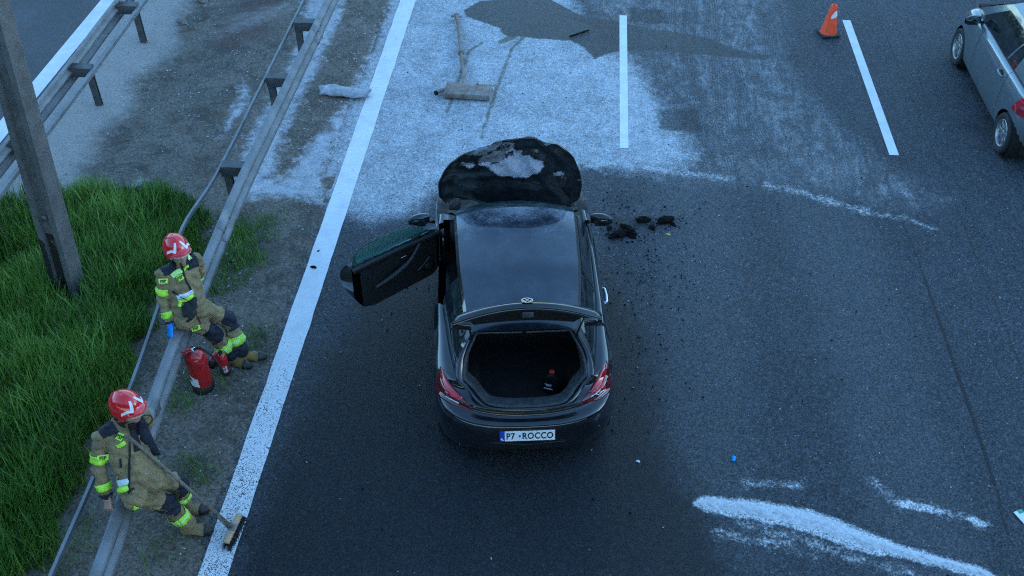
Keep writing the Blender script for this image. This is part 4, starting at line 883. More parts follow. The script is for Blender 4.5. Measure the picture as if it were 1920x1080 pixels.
def barrier(name, path, ztop, side, posts, label, tie, tie_w, tie_h, tiez):
    root = empty(name, (*path[0][:2], 0), label=label, cat='guardrail', group=None)
    inv = np.array([path[0][0], path[0][1], 0]); pz = catmull([(*p, ztop-.31) for p in path], 6)-inv
    prof = [(a*side, b) for a, b in WB]
    o = MB().grid(sweep(prof, pz)).build('rail', M_GALV, root); md = o.modifiers.new('thickness', 'SOLIDIFY'); md.thickness = .005; md.offset = 0
    tp = catmull([(*p, tiez) for p in tie], 6)-inv
    o = MB().grid(sweep([(-tie_w/2, -tie_h/2), (tie_w/2, -tie_h/2), (tie_w/2, tie_h/2), (-tie_w/2, tie_h/2), (-tie_w/2, -tie_h/2)], tp)).build('tie_bar', M_GALV, root, smooth=False)
    nrm = 6
    for i0 in range(4, len(pz)-6, 14):
        seg = pz[i0:i0+2]; d_ = (seg[1]-seg[0])/np.linalg.norm(seg[1]-seg[0]); sp_ = np.array([seg[0], seg[0]+d_*.17, seg[0]+d_*.34]); q = MB().grid(sweep([(a+side*.006, b) for a, b in prof], sp_)).build('splice', M_GALV, root); qm = q.modifiers.new('thickness', 'SOLIDIFY'); qm.thickness = .005; qm.offset = 0
        kk = MB()
        for u_ in (.08, .26):
            for zz in (.055, .255): kk.lathe([(.001, .014), (.013, .014), (.016, 0)], c=seg[0]+d_*u_+np.array([side*.088, 0, zz]), M=np.array([[0, 0, side], [1, 0, 0], [0, side, 0]], float), n=8)
        kb = kk.build('bolts', M_GALV2, q); kb['kind'] = 'stuff'
    first = None
    for y in posts:
        x = np.interp(y, [p[1] for p in sorted(tie, key=lambda q: q[1])], [p[0] for p in sorted(tie, key=lambda q: q[1])])
        xr = np.interp(y, [p[1] for p in sorted(path, key=lambda q: q[1])], [p[0] for p in sorted(path, key=lambda q: q[1])])
        if first is None:
            k = MB(); pr = [(-.05, -.03), (-.05, .03), (-.044, .03), (-.044, .006), (.044, .006), (.044, .03), (.05, .03), (.05, -.03)]
            k.prism([(a, b) for a, b in [(-.05, -.028), (.05, -.028), (.05, -.022), (.004, -.022), (.004, .022), (.05, .022), (.05, .028), (-.05, .028), (-.05, .022), (-.004, .022), (-.004, -.022), (-.05, -.022)]], -.1, ztop-.10)
            po = k.build('post', M_GALV2, root, smooth=False)
            k = MB(); wdt = abs(xr-x)-.05; k.prism([(-.5*wdt, -.085), (.5*wdt, -.055), (.5*wdt, .055), (-.5*wdt, .085)], -.06, .08); k.box((0, 0, .082), (wdt, .15, .006)); sp = k.build('spacer', M_GALV2, root, smooth=False)
            bo_ = MB().lathe([(.001, .012), (.014, .012), (.016, .004), (.024, .003), (.024, 0)], M=np.array([[0, 0, side], [1, 0, 0], [0, side, 0]], float), n=10).build('bolt', M_GALV2, root); first = (po, sp, bo_)
        else: po, sp, bo_ = [q.copy() for q in first]; [COL.objects.link(q) for q in (po, sp, bo_)]
        po.location = (x+side*.085-inv[0], y-inv[1], 0); sp.location = ((x+xr)/2+side*.03-inv[0], y-inv[1], ztop-.17); bo_.location = (xr+side*.012-inv[0], y-inv[1], ztop-.155)
        for q in (po, sp, bo_): q.parent = root
    return root
RAILN = [(-3.74, 3.2), (-3.80, 4.0), (-3.86, 4.9), (-3.97, 5.9), (-4.05, 6.9), (-4.12, 8.4), (-4.16, 9.95), (-4.14, 12.3), (-4.12, 14.7), (-4.12, 20), (-4.12, 40)]
near_rail = barrier('guardrail', RAILN, .75, 1, [2.0, 3.9, 6.25, 8.26, 10.27, 12.46, 14.13, 16.2, 18.2, 20.2, 24.2, 28.2], 'galvanised steel guardrail the two firefighters lean on', [(-4.15, 3.2), (-4.21, 4.43), (-4.24, 5.32), (-4.31, 6.56), (-4.44, 7.8), (-4.60, 9.01), (-4.52, 10.09), (-4.52, 12.29), (-4.53, 14.94), (-4.53, 20), (-4.53, 40)], .03, .05, .60)
RAILF = [(-7.42, 3), (-7.36, 8), (-7.33, 10.2), (-7.33, 12.3), (-7.38, 14.5), (-7.4, 20), (-7.4, 40)]
far_rail = barrier('guardrail', RAILF, .76, -1, [4.5, 6.5, 8.5, 10.53, 12.49, 14.44, 16.4, 18.4, 20.4, 24.4], 'grey steel guardrail beside the opposite carriageway behind the bare median', [(-7.04, 3), (-7.03, 8), (-7.03, 10.2), (-7.03, 12.3), (-7.06, 14.5), (-7.06, 20), (-7.06, 40)], .06, .055, .62)
# ------------------------------------------------------------------ concrete pole
pb = G(135, 553); pole = empty('lamp_pole', tuple(pb), 0, label='weathered concrete lamp pole with chipped black base leaning out of the tall grass', cat='pole')
pole.rotation_euler = (0, math.atan(.09), R(0))
t = NT('old_concrete'); n1 = t.noise(5, 8, .7); n2 = t.noise(45, 6, .7); c = t.mix(t.step(n1, .3, .7), (.080, .082, .080), (.135, .137, .134)); c = t.mix(t.ma('MULTIPLY', t.step(n2, .5, .75), .6), c, (.07, .065, .058))
c = t.mix(t.ma('MULTIPLY', t.step(t.noise(2.2, 8, .75, t.mapping((6, 6, .5))), .5, .75), .5), c, (.09, .085, .08))
t.bump(t.ma('ADD', n1, t.ma('MULTIPLY', n2, .6)), .5, .02); M_POLE = t.out(Base_Color=c, Roughness=.92)
t = NT('black_base_paint'); n = t.noise(6, 8, .7); c = t.mix(t.step(n, .58, .64), (.010, .010, .011), (.09, .09, .085)); t.bump(n, .8, .02); M_PBASE = t.out(Base_Color=c, Roughness=.7)
I_ = [(-.135, -.125), (-.075, -.125), (-.055, -.085), (.045, -.085), (.065, -.125), (.135, -.125), (.135, .125), (.065, .125), (.045, .085), (-.055, .085), (-.075, .125), (-.135, .125)]
ca_, sa_ = math.cos(R(-6)), math.sin(R(-6)); I_ = [(x*ca_-y*sa_, x*sa_+y*ca_) for x, y in I_]
zs = np.linspace(-.3, 9, 40); P = np.array([[(x*(1-.03*max(z, 0)), y*(1-.03*max(z, 0)), z) for x, y in I_] for z in zs]); k = MB(); k.grid(P, close_v=True); k.build('shaft', M_POLE, pole, smooth=False)
zs = np.linspace(-.1, .92, 24); Q = []
for z in zs: Q.append([(x*1.012, y*1.012+0, z) for x, y in I_])
Q = np.array(Q); Q[-1, :, 2] += .12*vnoise(Q[-1, :, :2], 9, 5); Q[-2, :, 2] += .05*vnoise(Q[-1, :, :2], 9, 6); k = MB(); k.grid(Q[:, 0:5]); k.build('painted_base', M_PBASE, pole, smooth=False)
MB().box((0, -.128, 1.25), (.05, .012, .07)).build('number_tag', M_GALV2, pole)
# ------------------------------------------------------------------ exhaust silencer lying on the road
M_RUST = simple('powdery_rusty_steel', (.24, .19, .155), .85, .2, var=.25, scale=12, bump=.25, bscale=40, dirt=(.36, .36, .37), dirt_amt=.6)
mu = G(878, 178); ex = empty('exhaust_silencer', (mu[0], mu[1], 0), R(-2), label='dusty brown exhaust silencer with its long bent pipe lying on the powder', cat='exhaust')
k = MB(); k.box((0, 0, .065), (.70, .34, .09), bev=.02); k.build('silencer_box', M_RUST, ex, auto=40)
k = MB(); 
for sx in (-.335, .335): k.box((sx, 0, .065), (.014, .352, .104), bev=.005)
k.box((0, -.172, .05), (.66, .01, .02)); k.build('seam_flange', M_RUST, ex, auto=40)
pip = [G(*p, .06)-np.array([mu[0], mu[1], 0]) for p in ((868, 162), (868, 138), (862, 118), (860, 100), (853, 60), (847, 30))]; pip[0][2] = .075
MB().tube(catmull(pip, 6), .028, 12).build('pipe', M_RUST, ex)
k = MB(); 
for i, p in ((3, pip[3]), (5, pip[5])): d = pip[i]-pip[i-1]; k.tube([p-d*.02, p+d*.02], .05, 12)
k.tube([pip[5]+np.array([-.09, -.02, 0]), pip[5]+np.array([.09, -.02, 0])], .02, 8); k.build('flange', M_RUST, ex)
k = MB(); k.tube(catmull([(-.34, -.02, .07), (-.42, -.03, .06), (-.47, -.07, .05)], 5), .03, 10); k.build('tail_pipe', M_RUST, ex); MB().tube([(-.465, -.065, .051), (-.49, -.09, .048)], .035, 12).build('pipe_mouth', M_SEAM, ex)
MB().tube(catmull([(.34, .02, .08), (.40, .02, .09), (.43, -.01, .07), (.42, -.05, .06)], 4), .008, 6).build('hanger', M_RUST, ex)
MB().tube([(.13, .13, .12), (.09, .27, .08)], .012, 6).build('bracket', M_RUST, ex)
# crumpled heat shield on the verge
q = [G(*p) for p in ((604, 178), (697, 182))]; hs = empty('bumper_fragment', (-3.55, 13.1, .03), 0, label='crumpled pale bumper fragment lying beside the white edge line', cat='car part')
P = []
for i in range(25):
    k = i/24; x = -.38+.77*k; yc = -.06*math.sin(math.pi*k)+.03*math.sin(5*k); row = []
    for j in range(8): v = j/7; row.append((x+.02*math.sin(9*v+3*k), yc+(.27-.05*k)*(v-.4)+.12*(k < .12)*(-v)*(1-k/.12)*.6, .02+.085*math.sin(math.pi*v*.9)*(.7+.2*math.sin(4.2*k+.6))+.008*math.sin(17*k+4*v)))
    P.append(row)
o = MB().grid(np.array(P)).build('panel', simple('scorched_white_plastic', (.36, .38, .41), .6, var=.35, scale=10, bump=.3, bscale=18, dirt=(.12, .12, .13), dirt_amt=.6), hs); md = o.modifiers.new('thickness', 'SOLIDIFY'); md.thickness = .008
MB().tube([(-.02, -.06, .035), (.14, -.12, .03), (.22, -.115, .025), (.26, -.10, .03)], .008, 6).build('clip', M_RUST, hs)
# ------------------------------------------------------------------ fire extinguishers
M_RED = simple('red_enamel', (.46, .012, .014), .22, var=.12, Coat_Weight=.5, dirt=(.2, .05, .05), dirt_amt=.2)
def extinguisher(loc, r, h, rz, label, big, tilt=(0, 0)):
    e = empty('fire_extinguisher', loc, rz, label=label, cat='fire extinguisher', group=None); e.rotation_euler = (tilt[0], tilt[1], rz)
    MB().lathe([(.001, .02), (r*.9, .02), (r, .035), (r, h*.80), (r*.97, h*.86), (r*.82, h*.93), (r*.5, h*.985), (r*.28, h), (r*.24, h+.02)], n=32).build('cylinder', M_RED, e)
    k = MB(); k.lathe([(.001, 0), (r*.98, 0), (r*1.03, .012), (r*1.03, .085*h/.5), (r*.98, .088*h/.5)], n=28); k.build('foot_ring', M_DARK, e)
    k = MB(); k.lathe([(r*.30, h+.0), (r*.32, h+.03), (r*.2, h+.055), (.001, h+.055)], n=14); k.build('valve', M_CHROME if big else M_DARK, e)
    k = MB(); k.tube([(0, 0, h+.045), (r*.5, 0, h+.075), (r*1.15, 0, h+.08)], [.008, .011, .012] if big else .008, 8); k.tube([(0, 0, h+.03), (r*.7, 0, h+.04), (r*1.05, 0, h+.03)], .008, 8); k.build('handle', M_DARK if not big else M_RED, e)
    # curved label sheet
    P = []
    for th in np.linspace(-.75, .75, 13):
        P.append([((r+.0015)*math.cos(th), (r+.0015)*math.sin(th), z) for z in np.linspace(h*.22, h*(.22+.36*(1 if big else .8)*max(.25, 1-abs(th+.75)*.28*(1 if big else 0))), 6)])
    P = np.array(P); lb = MB().grid(P).build('label_sheet', M_WHITE, e)
    if big:
        o = MB()
        P2 = []
        for th in np.linspace(-.75, .2, 9): a, b = h*.36, h*(.36+.17*math.sin(math.pi*min(1, max(.05, (th+.75)/.95)))); P2.append([((r+.003)*math.cos(th), (r+.003)*math.sin(th), z) for z in np.linspace(a, b, 5)])
        o.grid(np.array(P2)); o.build('label_print', simple('dark_red_print', (.20, .02, .03), .4), lb)
    else:
        k = MB(); 
        for z in (.28, .33, .38, .46): k.grid(np.array([[((r+.003)*math.cos(th), (r+.003)*math.sin(th), z*h+q) for q in (0, .012)] for th in np.linspace(-.5, .5, 7)]))
        k.build('label_print', simple('dark_red_print', (.25, .02, .03), .4), lb)
    return e
pe = G(384, 736); e1 = extinguisher((pe[0]-.02, pe[1]+.055, .02), .112, .55, R(-125), 'large red fire extinguisher with white label standing by the guardrail', True)
MB().tube(catmull([(0, .02, .59), (-.03, .10, .64), (-.07, .19, .58), (-.10, .26, .44), (-.10, .29, .34)], 6), .013, 8).build('hose', M_DARK, e1)
pe = G(423, 702); e2 = extinguisher((pe[0]+.01, pe[1]+.0, .02), .052, .30, R(-80), 'small red fire extinguisher standing at the seated firefighters boots', False)
pe = G(398, 688); e3 = extinguisher((pe[0]+.0, pe[1]-.02, .07), .055, .26, R(0), 'small red fire extinguisher lying between the upright ones', False); 
dv3 = G(416, 664, .07)-G(394, 692, .07); e3.matrix_world = Matrix.Translation(Vector((pe[0], pe[1]-.05, .075)))@Vector(dv3).to_track_quat('Z', 'X').to_matrix().to_4x4()@Matrix.Rotation(R(-140), 4, 'Z')
# ------------------------------------------------------------------ broom
M_WOOD = simple('pale_worn_wood', (.52, .37, .22), .7, var=.2, scale=20, bump=.1, dirt=(.12, .10, .09), dirt_amt=.4); M_STICK = simple('grey_handle_wood', (.17, .145, .115), .7, var=.25, scale=25)
b0, b1 = G(424, 1020, .07), G(450, 966, .07); bc = (b0+b1)/2; ax = (b1-b0); bl = np.linalg.norm(ax[:2]); az = math.atan2(ax[1], ax[0])
br = empty('broom', (bc[0], bc[1], .004), az, label='wide push broom resting on the white line against the lower firefighter', cat='broom')
MB().box((0, 0, .085), (bl, .062, .035), bev=.008).build('broom_block', M_WOOD, br, auto=30)
V_, Q_ = [], []
for i in range(60):
    for j in range(9):
        x = -bl/2+.01+(bl-.02)*i/59; y = -.026+.052*j/8; dx, dy = rng.normal(0, .010, 2)+np.array([.03*(2*i/59-1)**3, 0]); n = len(V_)
        V_ += [(x-.004, y, .07), (x+.004, y, .07), (x+dx+.003, y+dy+(.02 if j > 4 else -.02), 0), (x+dx-.003, y+dy+(.02 if j > 4 else -.02), 0)]; Q_.append((n, n+1, n+2, n+3))
o = fastmesh('bristles', V_, Q_, M_INK, br); o['kind'] = 'stuff'
# ------------------------------------------------------------------ bodies as one smooth surface
def surface_nets(f, lo, hi, h):
    lo, hi = np.array(lo), np.array(hi); ax = [np.arange(lo[k], hi[k]+h, h, dtype=np.float32) for k in range(3)]
    X = np.stack(np.meshgrid(*ax, indexing='ij'), -1); shp = X.shape[:3]; v = f(X.reshape(-1, 3)).reshape(shp); s = v < 0
    cs = [s[i:shp[0]-1+i, j:shp[1]-1+j, k:shp[2]-1+k] for i in (0, 1) for j in (0, 1) for k in (0, 1)]
    cnt = sum(c.astype(np.int8) for c in cs); mixd = (cnt > 0) & (cnt < 8); idx = -np.ones(mixd.shape, np.int64); cells = np.argwhere(mixd); idx[mixd] = np.arange(len(cells))
    acc = np.zeros((len(cells), 3)); num = np.zeros(len(cells)); off = [(i, j, k) for i in (0, 1) for j in (0, 1) for k in (0, 1)]
    vals = np.stack([v[cells[:, 0]+o[0], cells[:, 1]+o[1], cells[:, 2]+o[2]] for o in off], 1)
    for a in range(8):
        for b in range(a+1, 8):
            if sum(abs(off[a][k]-off[b][k]) for k in range(3)) != 1: continue
            va, vb = vals[:, a], vals[:, b]; m = (va < 0) != (vb < 0); t_ = np.where(m, va/np.where(m, va-vb, 1), 0)
            acc += np.where(m[:, None], np.array(off[a])+t_[:, None]*(np.array(off[b])-np.array(off[a])), 0); num += m
    P = lo+(cells+acc/num[:, None])*h; Q = []
    for d in range(3):
        e1, e2 = (d+1) % 3, (d+2) % 3; sl0 = [slice(None)]*3; sl1 = [slice(None)]*3; sl0[d] = slice(0, -1); sl1[d] = slice(1, None)
        ch = np.argwhere(s[tuple(sl0)] != s[tuple(sl1)]); ch = ch[(ch[:, e1] > 0) & (ch[:, e2] > 0) & (ch[:, e1] < shp[e1]-1) & (ch[:, e2] < shp[e2]-1)]
        g = lambda a, b: idx[tuple((ch-np.eye(3, dtype=int)[e1]*a-np.eye(3, dtype=int)[e2]*b).T)]
        q = np.stack([g(1, 1), g(0, 1), g(0, 0), g(1, 0)], 1); fl = s[tuple(ch.T)]; q[~fl] = q[~fl][:, ::-1]; Q.append(q)
    return P, np.concatenate(Q)
def seg_d(p, a, b, ra, rb):
    e = b-a; w = p-a; t_ = np.clip((w@e)/(e@e+1e-9), 0, 1); return np.linalg.norm(w-t_[:, None]*e, axis=1)-(ra+(rb-ra)*t_), t_
def sdf_union(p, prims, k=.035):
    out = None
    for (_, a, b, ra, rb) in prims:
        d, _t = seg_d(p, a.astype(p.dtype), b.astype(p.dtype), ra, rb)
        if out is None: out = d
        else: h = np.clip(.5+.5*(out-d)/k, 0, 1); out = out*(1-h)+d*h-k*h*(1-h)
    return out
A3 = lambda *x: np.array(x, float)
M_SUIT = simple('tan_turnout_cloth', (.255, .195, .095), .85, var=.16, scale=9, bump=.5, bscale=28, dirt=(.06, .05, .035), dirt_amt=.5)
M_NAVY = simple('dark_navy_pad', (.010, .013, .024), .75, bump=.2, bscale=60, var=.3)
M_SKIN = simple('skin', (.42, .24, .18), .55, var=.08, Subsurface_Weight=.1)
M_BOOTT = simple('tan_boot_leather', (.27, .17, .04), .6, var=.25, bump=.15, dirt=(.05, .04, .03), dirt_amt=.5)
M_BOOTB = simple('black_boot_leather', (.012, .012, .012), .5, bump=.15, dirt=(.10, .09, .07), dirt_amt=.4)
M_LIME = simple('lime_reflective_tape', (.50, .90, .06), .4, var=.10, scale=25, bump=.06, bscale=50)
M_SILVT = simple('silver_reflective_tape', (.62, .70, .72), .35, var=.08)
M_LIMEP = simple('pale_lime_tape', (.62, .88, .30), .35, var=.06)
M_HELM = simple('red_helmet_shell', (.60, .012, .018), .18, var=.08, Coat_Weight=.6, Coat_Roughness=.08)
M_VIS = simple('smoky_visor', (.55, .60, .50), .08, Transmission_Weight=.6, IOR=1.3)
M_GLOVE = simple('blue_rubber_glove', (.02, .22, .72), .45, var=.12, bump=.15)
M_BLK = simple('black_cloth', (.010, .010, .011), .8, bump=.2)
class Person:
    def __init__(s, J, label, rules, mats, boots):
        s.J = {k: np.array(v, float) for k, v in J.items()}; J = s.J; P = []
        ad = lambda n, a, b, ra, rb: P.append((n, np.array(a, float), np.array(b, float), ra, rb))
        pel = (J['hipR']+J['hipL'])/2; sc = (J['shR']+J['shL'])/2; sv = J['shL']-J['shR']; sv /= np.linalg.norm(sv); hv = J['hipL']-J['hipR']; hv /= np.linalg.norm(hv)
        s.pel, s.sc, s.sv, s.hv = pel, sc, sv, hv; up = sc-pel; up /= np.linalg.norm(up); s.up = up; s.fw = np.cross(sv, up)*-1; s.fw /= np.linalg.norm(s.fw)
        if s.fw @ J['look'] < 0: s.fw = -s.fw
        for q, h, n in ((-1, 'hipR', 'shR'), (1, 'hipL', 'shL')):
            ad('torso', pel+hv*q*.075+up*.02, sc+sv*q*.092-up*.08, .108, .095); ad('hem', J[h]+up*.03, J[h]-up*.05+s.fw*.01, .112, .112)
        ad('torso', pel+up*.10+s.fw*.03, sc-up*.10+s.fw*.035, .122, .110)
        ad('shoulder', sc-sv*.13+up*.0, sc+sv*.13+up*.0, .072, .072); ad('collar', sc+up*.02, J['neck'], .082, .070)
        for q in 'RL':
            ad('upper'+q, J['sh'+q], J['el'+q], .070, .060); ad('fore'+q, J['el'+q], J['wr'+q], .060, .050)
            ad('thigh'+q, J['hip'+q], J['kn'+q], .108, .086); ad('shin'+q, J['kn'+q], J['an'+q]+A3(0, 0, .03), .084, .080)
            toe = J['toe'+q]; an = J['an'+q]; heel = an*1.0; heel = A3(an[0], an[1], .055)-(toe-an)*A3(1, 1, 0)*.22
            ad('boot'+q, an, A3(an[0], an[1], .06), .058, .052); ad('boot'+q, heel, A3(toe[0], toe[1], .045)*.6+heel*.4, .048, .052); ad('boot'+q, A3(toe[0], toe[1], .045)*.6+heel*.4, A3(toe[0], toe[1], .045)*.82+heel*.18, .052, .05); ad('toe'+q, A3(toe[0], toe[1], .045)*.86+heel*.14, A3(toe[0], toe[1], .042), .052, .042)
        hc = J['head']; lk = J['look']/np.linalg.norm(J['look']); s.lk = lk; hu = np.cross(np.cross(lk, (0, 0, 1.)), lk); hu /= np.linalg.norm(hu); s.hu = hu; hs = np.cross(lk, hu); s.hs = hs
        ad('neck', J['neck']-up*.02, hc-hu*.06-lk*.02, .055, .055)
        ad('head', hc+hu*.03-lk*.015, hc-hu*.03+lk*.005, .088, .080); ad('head', hc-hu*.03+lk*.01, hc-hu*.085+lk*.045, .062, .038); ad('head', hc-hu*.005+lk*.085, hc-hu*.035+lk*.098, .010, .014); ad('head', hc-hu*.06+lk*.07, hc-hu*.062+lk*.074, .022, .018)
        s.P = P
        allp = np.array([p for q in P for p in (q[1], q[2])]); lo, hi = allp.min(0)-.19, allp.max(0)+.19; lo[2] = max(lo[2], -.03)
        def f(p):
            d = sdf_union(p, P, .022).astype(np.float64)
            q = p.astype(np.float64); w = np.sin(q@A3(31, 14, 22)+2.2*np.sin(q@A3(9, -17, 11)))*np.sin(q@A3(-12, 27, 36)+1.7*np.sin(q@A3(15, 8, -13)))
            w2 = np.sin(q@A3(55, -38, 61)+2*np.sin(q@A3(21, 33, -18))); hd = np.linalg.norm(q-hc, axis=1); m = np.clip((hd-.13)/.08, 0, 1)*np.clip((q[:, 2]-.10)/.1, 0, 1)
            d = d+(0.012*w+.007*np.abs(w2)-.002)*m; return np.maximum(d, -p[:, 2]+.004)
        s.f = f
        V, Q = surface_nets(f, lo, hi, .0105)
        root = empty('person', (pel[0], pel[1], 0), label=label, cat='person'); s.root = root; s.o = np.array([pel[0], pel[1], 0])
        C = V[Q].mean(1); D = []; T = []
        for q in P: d, t_ = seg_d(C, *q[1:]); D.append(d); T.append(t_)
        D = np.array(D); lab = D.argmin(0); tt = np.array(T)[lab, np.arange(len(C))]; names = np.array([q[0] for q in P])[lab]
        n_ = np.cross(V[Q[:, 2]]-V[Q[:, 0]], V[Q[:, 3]]-V[Q[:, 1]]); n_ /= np.linalg.norm(n_, axis=1)[:, None]+1e-9
        if ((C-C.mean(0))*n_).sum() < 0: Q = Q[:, ::-1]; n_ = -n_
        mi = np.zeros(len(Q), int)                                       # 0 suit 1 navy 2 skin 3 boot 4 sole/toe 5 black
        lat = (C-sc)@sv; hgt = (C-pel)@up/np.linalg.norm(sc-pel)
        mi[np.char.startswith(names, 'boot')] = 3; mi[np.char.startswith(names, 'toe')] = 4; mi[(C[:, 2] < .028)] = 4
        mi[(names == 'neck')] = 5; mi[names == 'head'] = 2
        hdv = C-hc; mi[(names == 'head') & ((hdv@lk) < -.005)] = 5; mi[(names == 'head') & ((hdv@hu) < -.118)] = 5
        rules(s, mi, names, tt, C, n_, lat, hgt)
        s.body = fastmesh('body', V-s.o, Q, mats, root, smooth=True); s.body.data.polygons.foreach_set('material_index', mi.astype(np.int32)); s.body.data.polygons.foreach_set('use_smooth', [True]*len(Q)); s.body.data.update()
        s.bvh = BVHTree.FromPolygons([Vector(v) for v in V], [list(map(int, q)) for q in Q])
        for q in (-1, 1): MB().lathe([(.001, .006), (.009, .003), (.011, -.004)], c=hc-s.o+lk*.078+hs*q*.031+hu*.012, M=np.array([hs, hu, lk]).T, n=10).build('eye', M_INK, root)
        MB().tube(np.array([hc-s.o+lk*(.092-.008*abs(x))+hs*x*.022-hu*.064 for x in (-1, 0, 1)]), [.002, .005, .002], 6).build('mouth', simple('lips', (.30, .13, .10), .5), root)
        s.helmet()
    def helmet(s):
        c = s.J['head']+s.hu*.045-s.lk*.012-s.o; M = np.array([s.lk, -s.hs, s.hu]).T
        if np.linalg.det(M) < 0: M[:, 1] *= -1
        def sh(th, k, off=0.0):
            "th azimuth from front, k 0 top .. 1 rim"
            e = .012 if abs(th) < .8 else .012-.105*min(1, (abs(th)-.8)/.8)
            ph = k*(math.pi/2+math.asin(min(.6, -e/.16))); fx = .160 if math.cos(th) > 0 else .155
            x = fx*math.sin(ph)**.95*math.cos(th); y = .128*math.sin(ph)**.95*math.sin(th); z = .158*math.cos(ph)
            br = max(0, (k-.82)/.18)**1.4*.032*max(.25, math.cos(th)); x += br*math.cos(th); y += br*math.sin(th)*.6
            z += .009*math.exp(-(y/.018)**2)*math.sin(math.pi*min(k*1.3, 1)); r = 1+off/.15
            return c+M@np.array([x*r, y*r, z*r])
        th = np.linspace(-math.pi, math.pi, 49); ks = np.linspace(.001, 1, 22)
        P = np.array([[sh(a, k) for a in th] for k in ks]); hm = MB().grid(P).build('helmet', M_HELM, s.root); md = hm.modifiers.new('thickness', 'SOLIDIFY'); md.thickness = .006; md.offset = -1 if hm.data.polygons[100].normal.dot(Vector(P[5, 24]-c)) > 0 else 1
        for q in (-1, 1):
            for seg in (((.30, .46), (.52, .83)), ((.44, .84), (1.20, .76))):
                pts = [(np.array(seg[0])*(1-k)+np.array(seg[1])*k) for k in np.linspace(0, 1, 7)]; d = np.array(seg[1])-np.array(seg[0]); nn = np.array([-d[1]*1.0, d[0]*.6]); nn = nn/np.linalg.norm(nn)*np.array([.11, .050])
                MB().grid(np.array([[sh(q*(p+nn*w)[0], (p+nn*w)[1], .0022) for w in (-1, 0, 1)] for p in pts])).build('chevron', M_WHITE, hm)
            MB().lathe([(.001, .010), (.018, .010), (.024, .0)], c=sh(q*1.75, .86), M=np.array([s.lk, s.hu, s.hs*q*(1 if M[:, 1]@s.hs > 0 else -1)]).T, n=14).build('side_boss', M_BLK, hm)
        MB().tube(np.array([sh(a, 1.0) for a in np.linspace(-math.pi, math.pi, 41)]), .006, 6).build('rim_trim', M_HELM, hm)
        MB().grid(np.array([[sh(a, 1.0)+s.lk*(-.004+.01*k)-s.hu*(.002+.020*k*max(0, math.cos(a))) for k in (0, .5, 1)] for a in np.linspace(-1.05, 1.05, 19)])).build('visor', M_VIS, hm)
        a = np.linspace(1.35, 2*math.pi-1.35, 31); MB().grid(np.array([[sh(x, .98)-s.hu*.09*k*(.75+.0*x)+M@np.array([math.cos(x), math.sin(x), 0])*(-.012+.012*k)*1 for k in np.linspace(0, 1, 5)] for x in a])).build('neck_guard', M_BLK, hm)
        ch = [sh(1.5, .97), s.J['head']-s.o-s.hu*.10+s.lk*.045, sh(-1.5, .97)]; MB().tube(catmull(ch, 6), .006, 6).build('chin_strap', M_BLK, hm)
    def ring(s, a, b, t0, t1, mat, sel, name='reflective_band', off=.006, th=(0, 2*math.pi), n=32, ref=None, m=4):
        a, b = np.array(a), np.array(b); e = b-a; e_ = e/np.linalg.norm(e); u = np.cross(e_, ref if ref is not None else (0.3, .2, 1)); u /= np.linalg.norm(u); v = np.cross(e_, u); pr = [q for q in s.P if any(q[0].startswith(k) for k in sel)]
        rr = np.arange(.02, .34, .003); out = []
        for t_ in np.linspace(t0, t1, m):
            for x in np.linspace(th[0], th[1], n):
                d = math.cos(x)*u+math.sin(x)*v; p = a+e*t_+rr[:, None]*d; q = p; dd_ = sdf_union(p, pr, .022)
                w = np.sin(q@A3(31, 14, 22)+2.2*np.sin(q@A3(9, -17, 11)))*np.sin(q@A3(-12, 27, 36)+1.7*np.sin(q@A3(15, 8, -13))); w2 = np.sin(q@A3(55, -38, 61)+2*np.sin(q@A3(21, 33, -18)))
                dd_ = dd_+0.012*w+.007*np.abs(w2)-.002; k = int(np.argmax(dd_ > 0)); out.append(a+e*t_+(rr[k]+off)*d-s.o)
        o = MB().grid(np.array(out).reshape(m, n, 3)).build(name, mat, s.root); md = o.modifiers.new('thickness', 'SOLIDIFY'); md.thickness = .004; md.offset = 0; return o
    def hit(s, px, py):
        h = s.bvh.ray_cast(Vector(CP), Vector(ray(px, py))); return (np.array(h[0]), np.array(h[1])) if h[0] is not None else (None, None)
    def sticker(s, px, py, w, h, rot, text, mat=None):
        p, n = s.hit(px, py)
        if p is None: print('no hit', px, py); return
        n = n if n@(CP-p) > 0 else -n; n = n*.5+(CP-p)/np.linalg.norm(CP-p)*.5; r = R(rot); up = UP*math.cos(r)-RT*math.sin(r)
        k = MB().box((0, 0, 0), (w, h, .006), bev=.0025).build('patch', mat or M_LIME, s.root); orient(k, p-s.o+n/np.linalg.norm(n)*.008, n, up)
        if text: o = text_mesh('lettering', text, h*.80, M_INK, k, .92, .0012, .0015); o.location = (0, 0, .0042)
    def strip(s, pts, w, mat, name, off=.009, n=10):
        pts = resample(np.array(pts, float), n); d = np.gradient(pts, axis=0); d /= np.linalg.norm(d, axis=1)[:, None]; q = np.stack([-d[:, 1], d[:, 0]], 1)*w/2; P = []; last = None; jump = 0
        for i in range(n):
            for k in (-1, -.33, .33, 1):
                p, nn = s.hit(*(pts[i]+q[i]*k))
                if p is None or (last is not None and np.linalg.norm(p-last[0]) > .12 and jump < 5): jump += 1; p, nn = last if last else (s.sc, -ray(*pts[i]))
                if nn@(CP-p) < 0: nn = -nn
                last = (p, nn); P.append(p+nn*off-s.o)
        o = MB().grid(np.array(P).reshape(n, 4, 3)).build(name, mat, s.root); md = o.modifiers.new('thickness', 'SOLIDIFY'); md.thickness = .004; md.offset = 0; return o
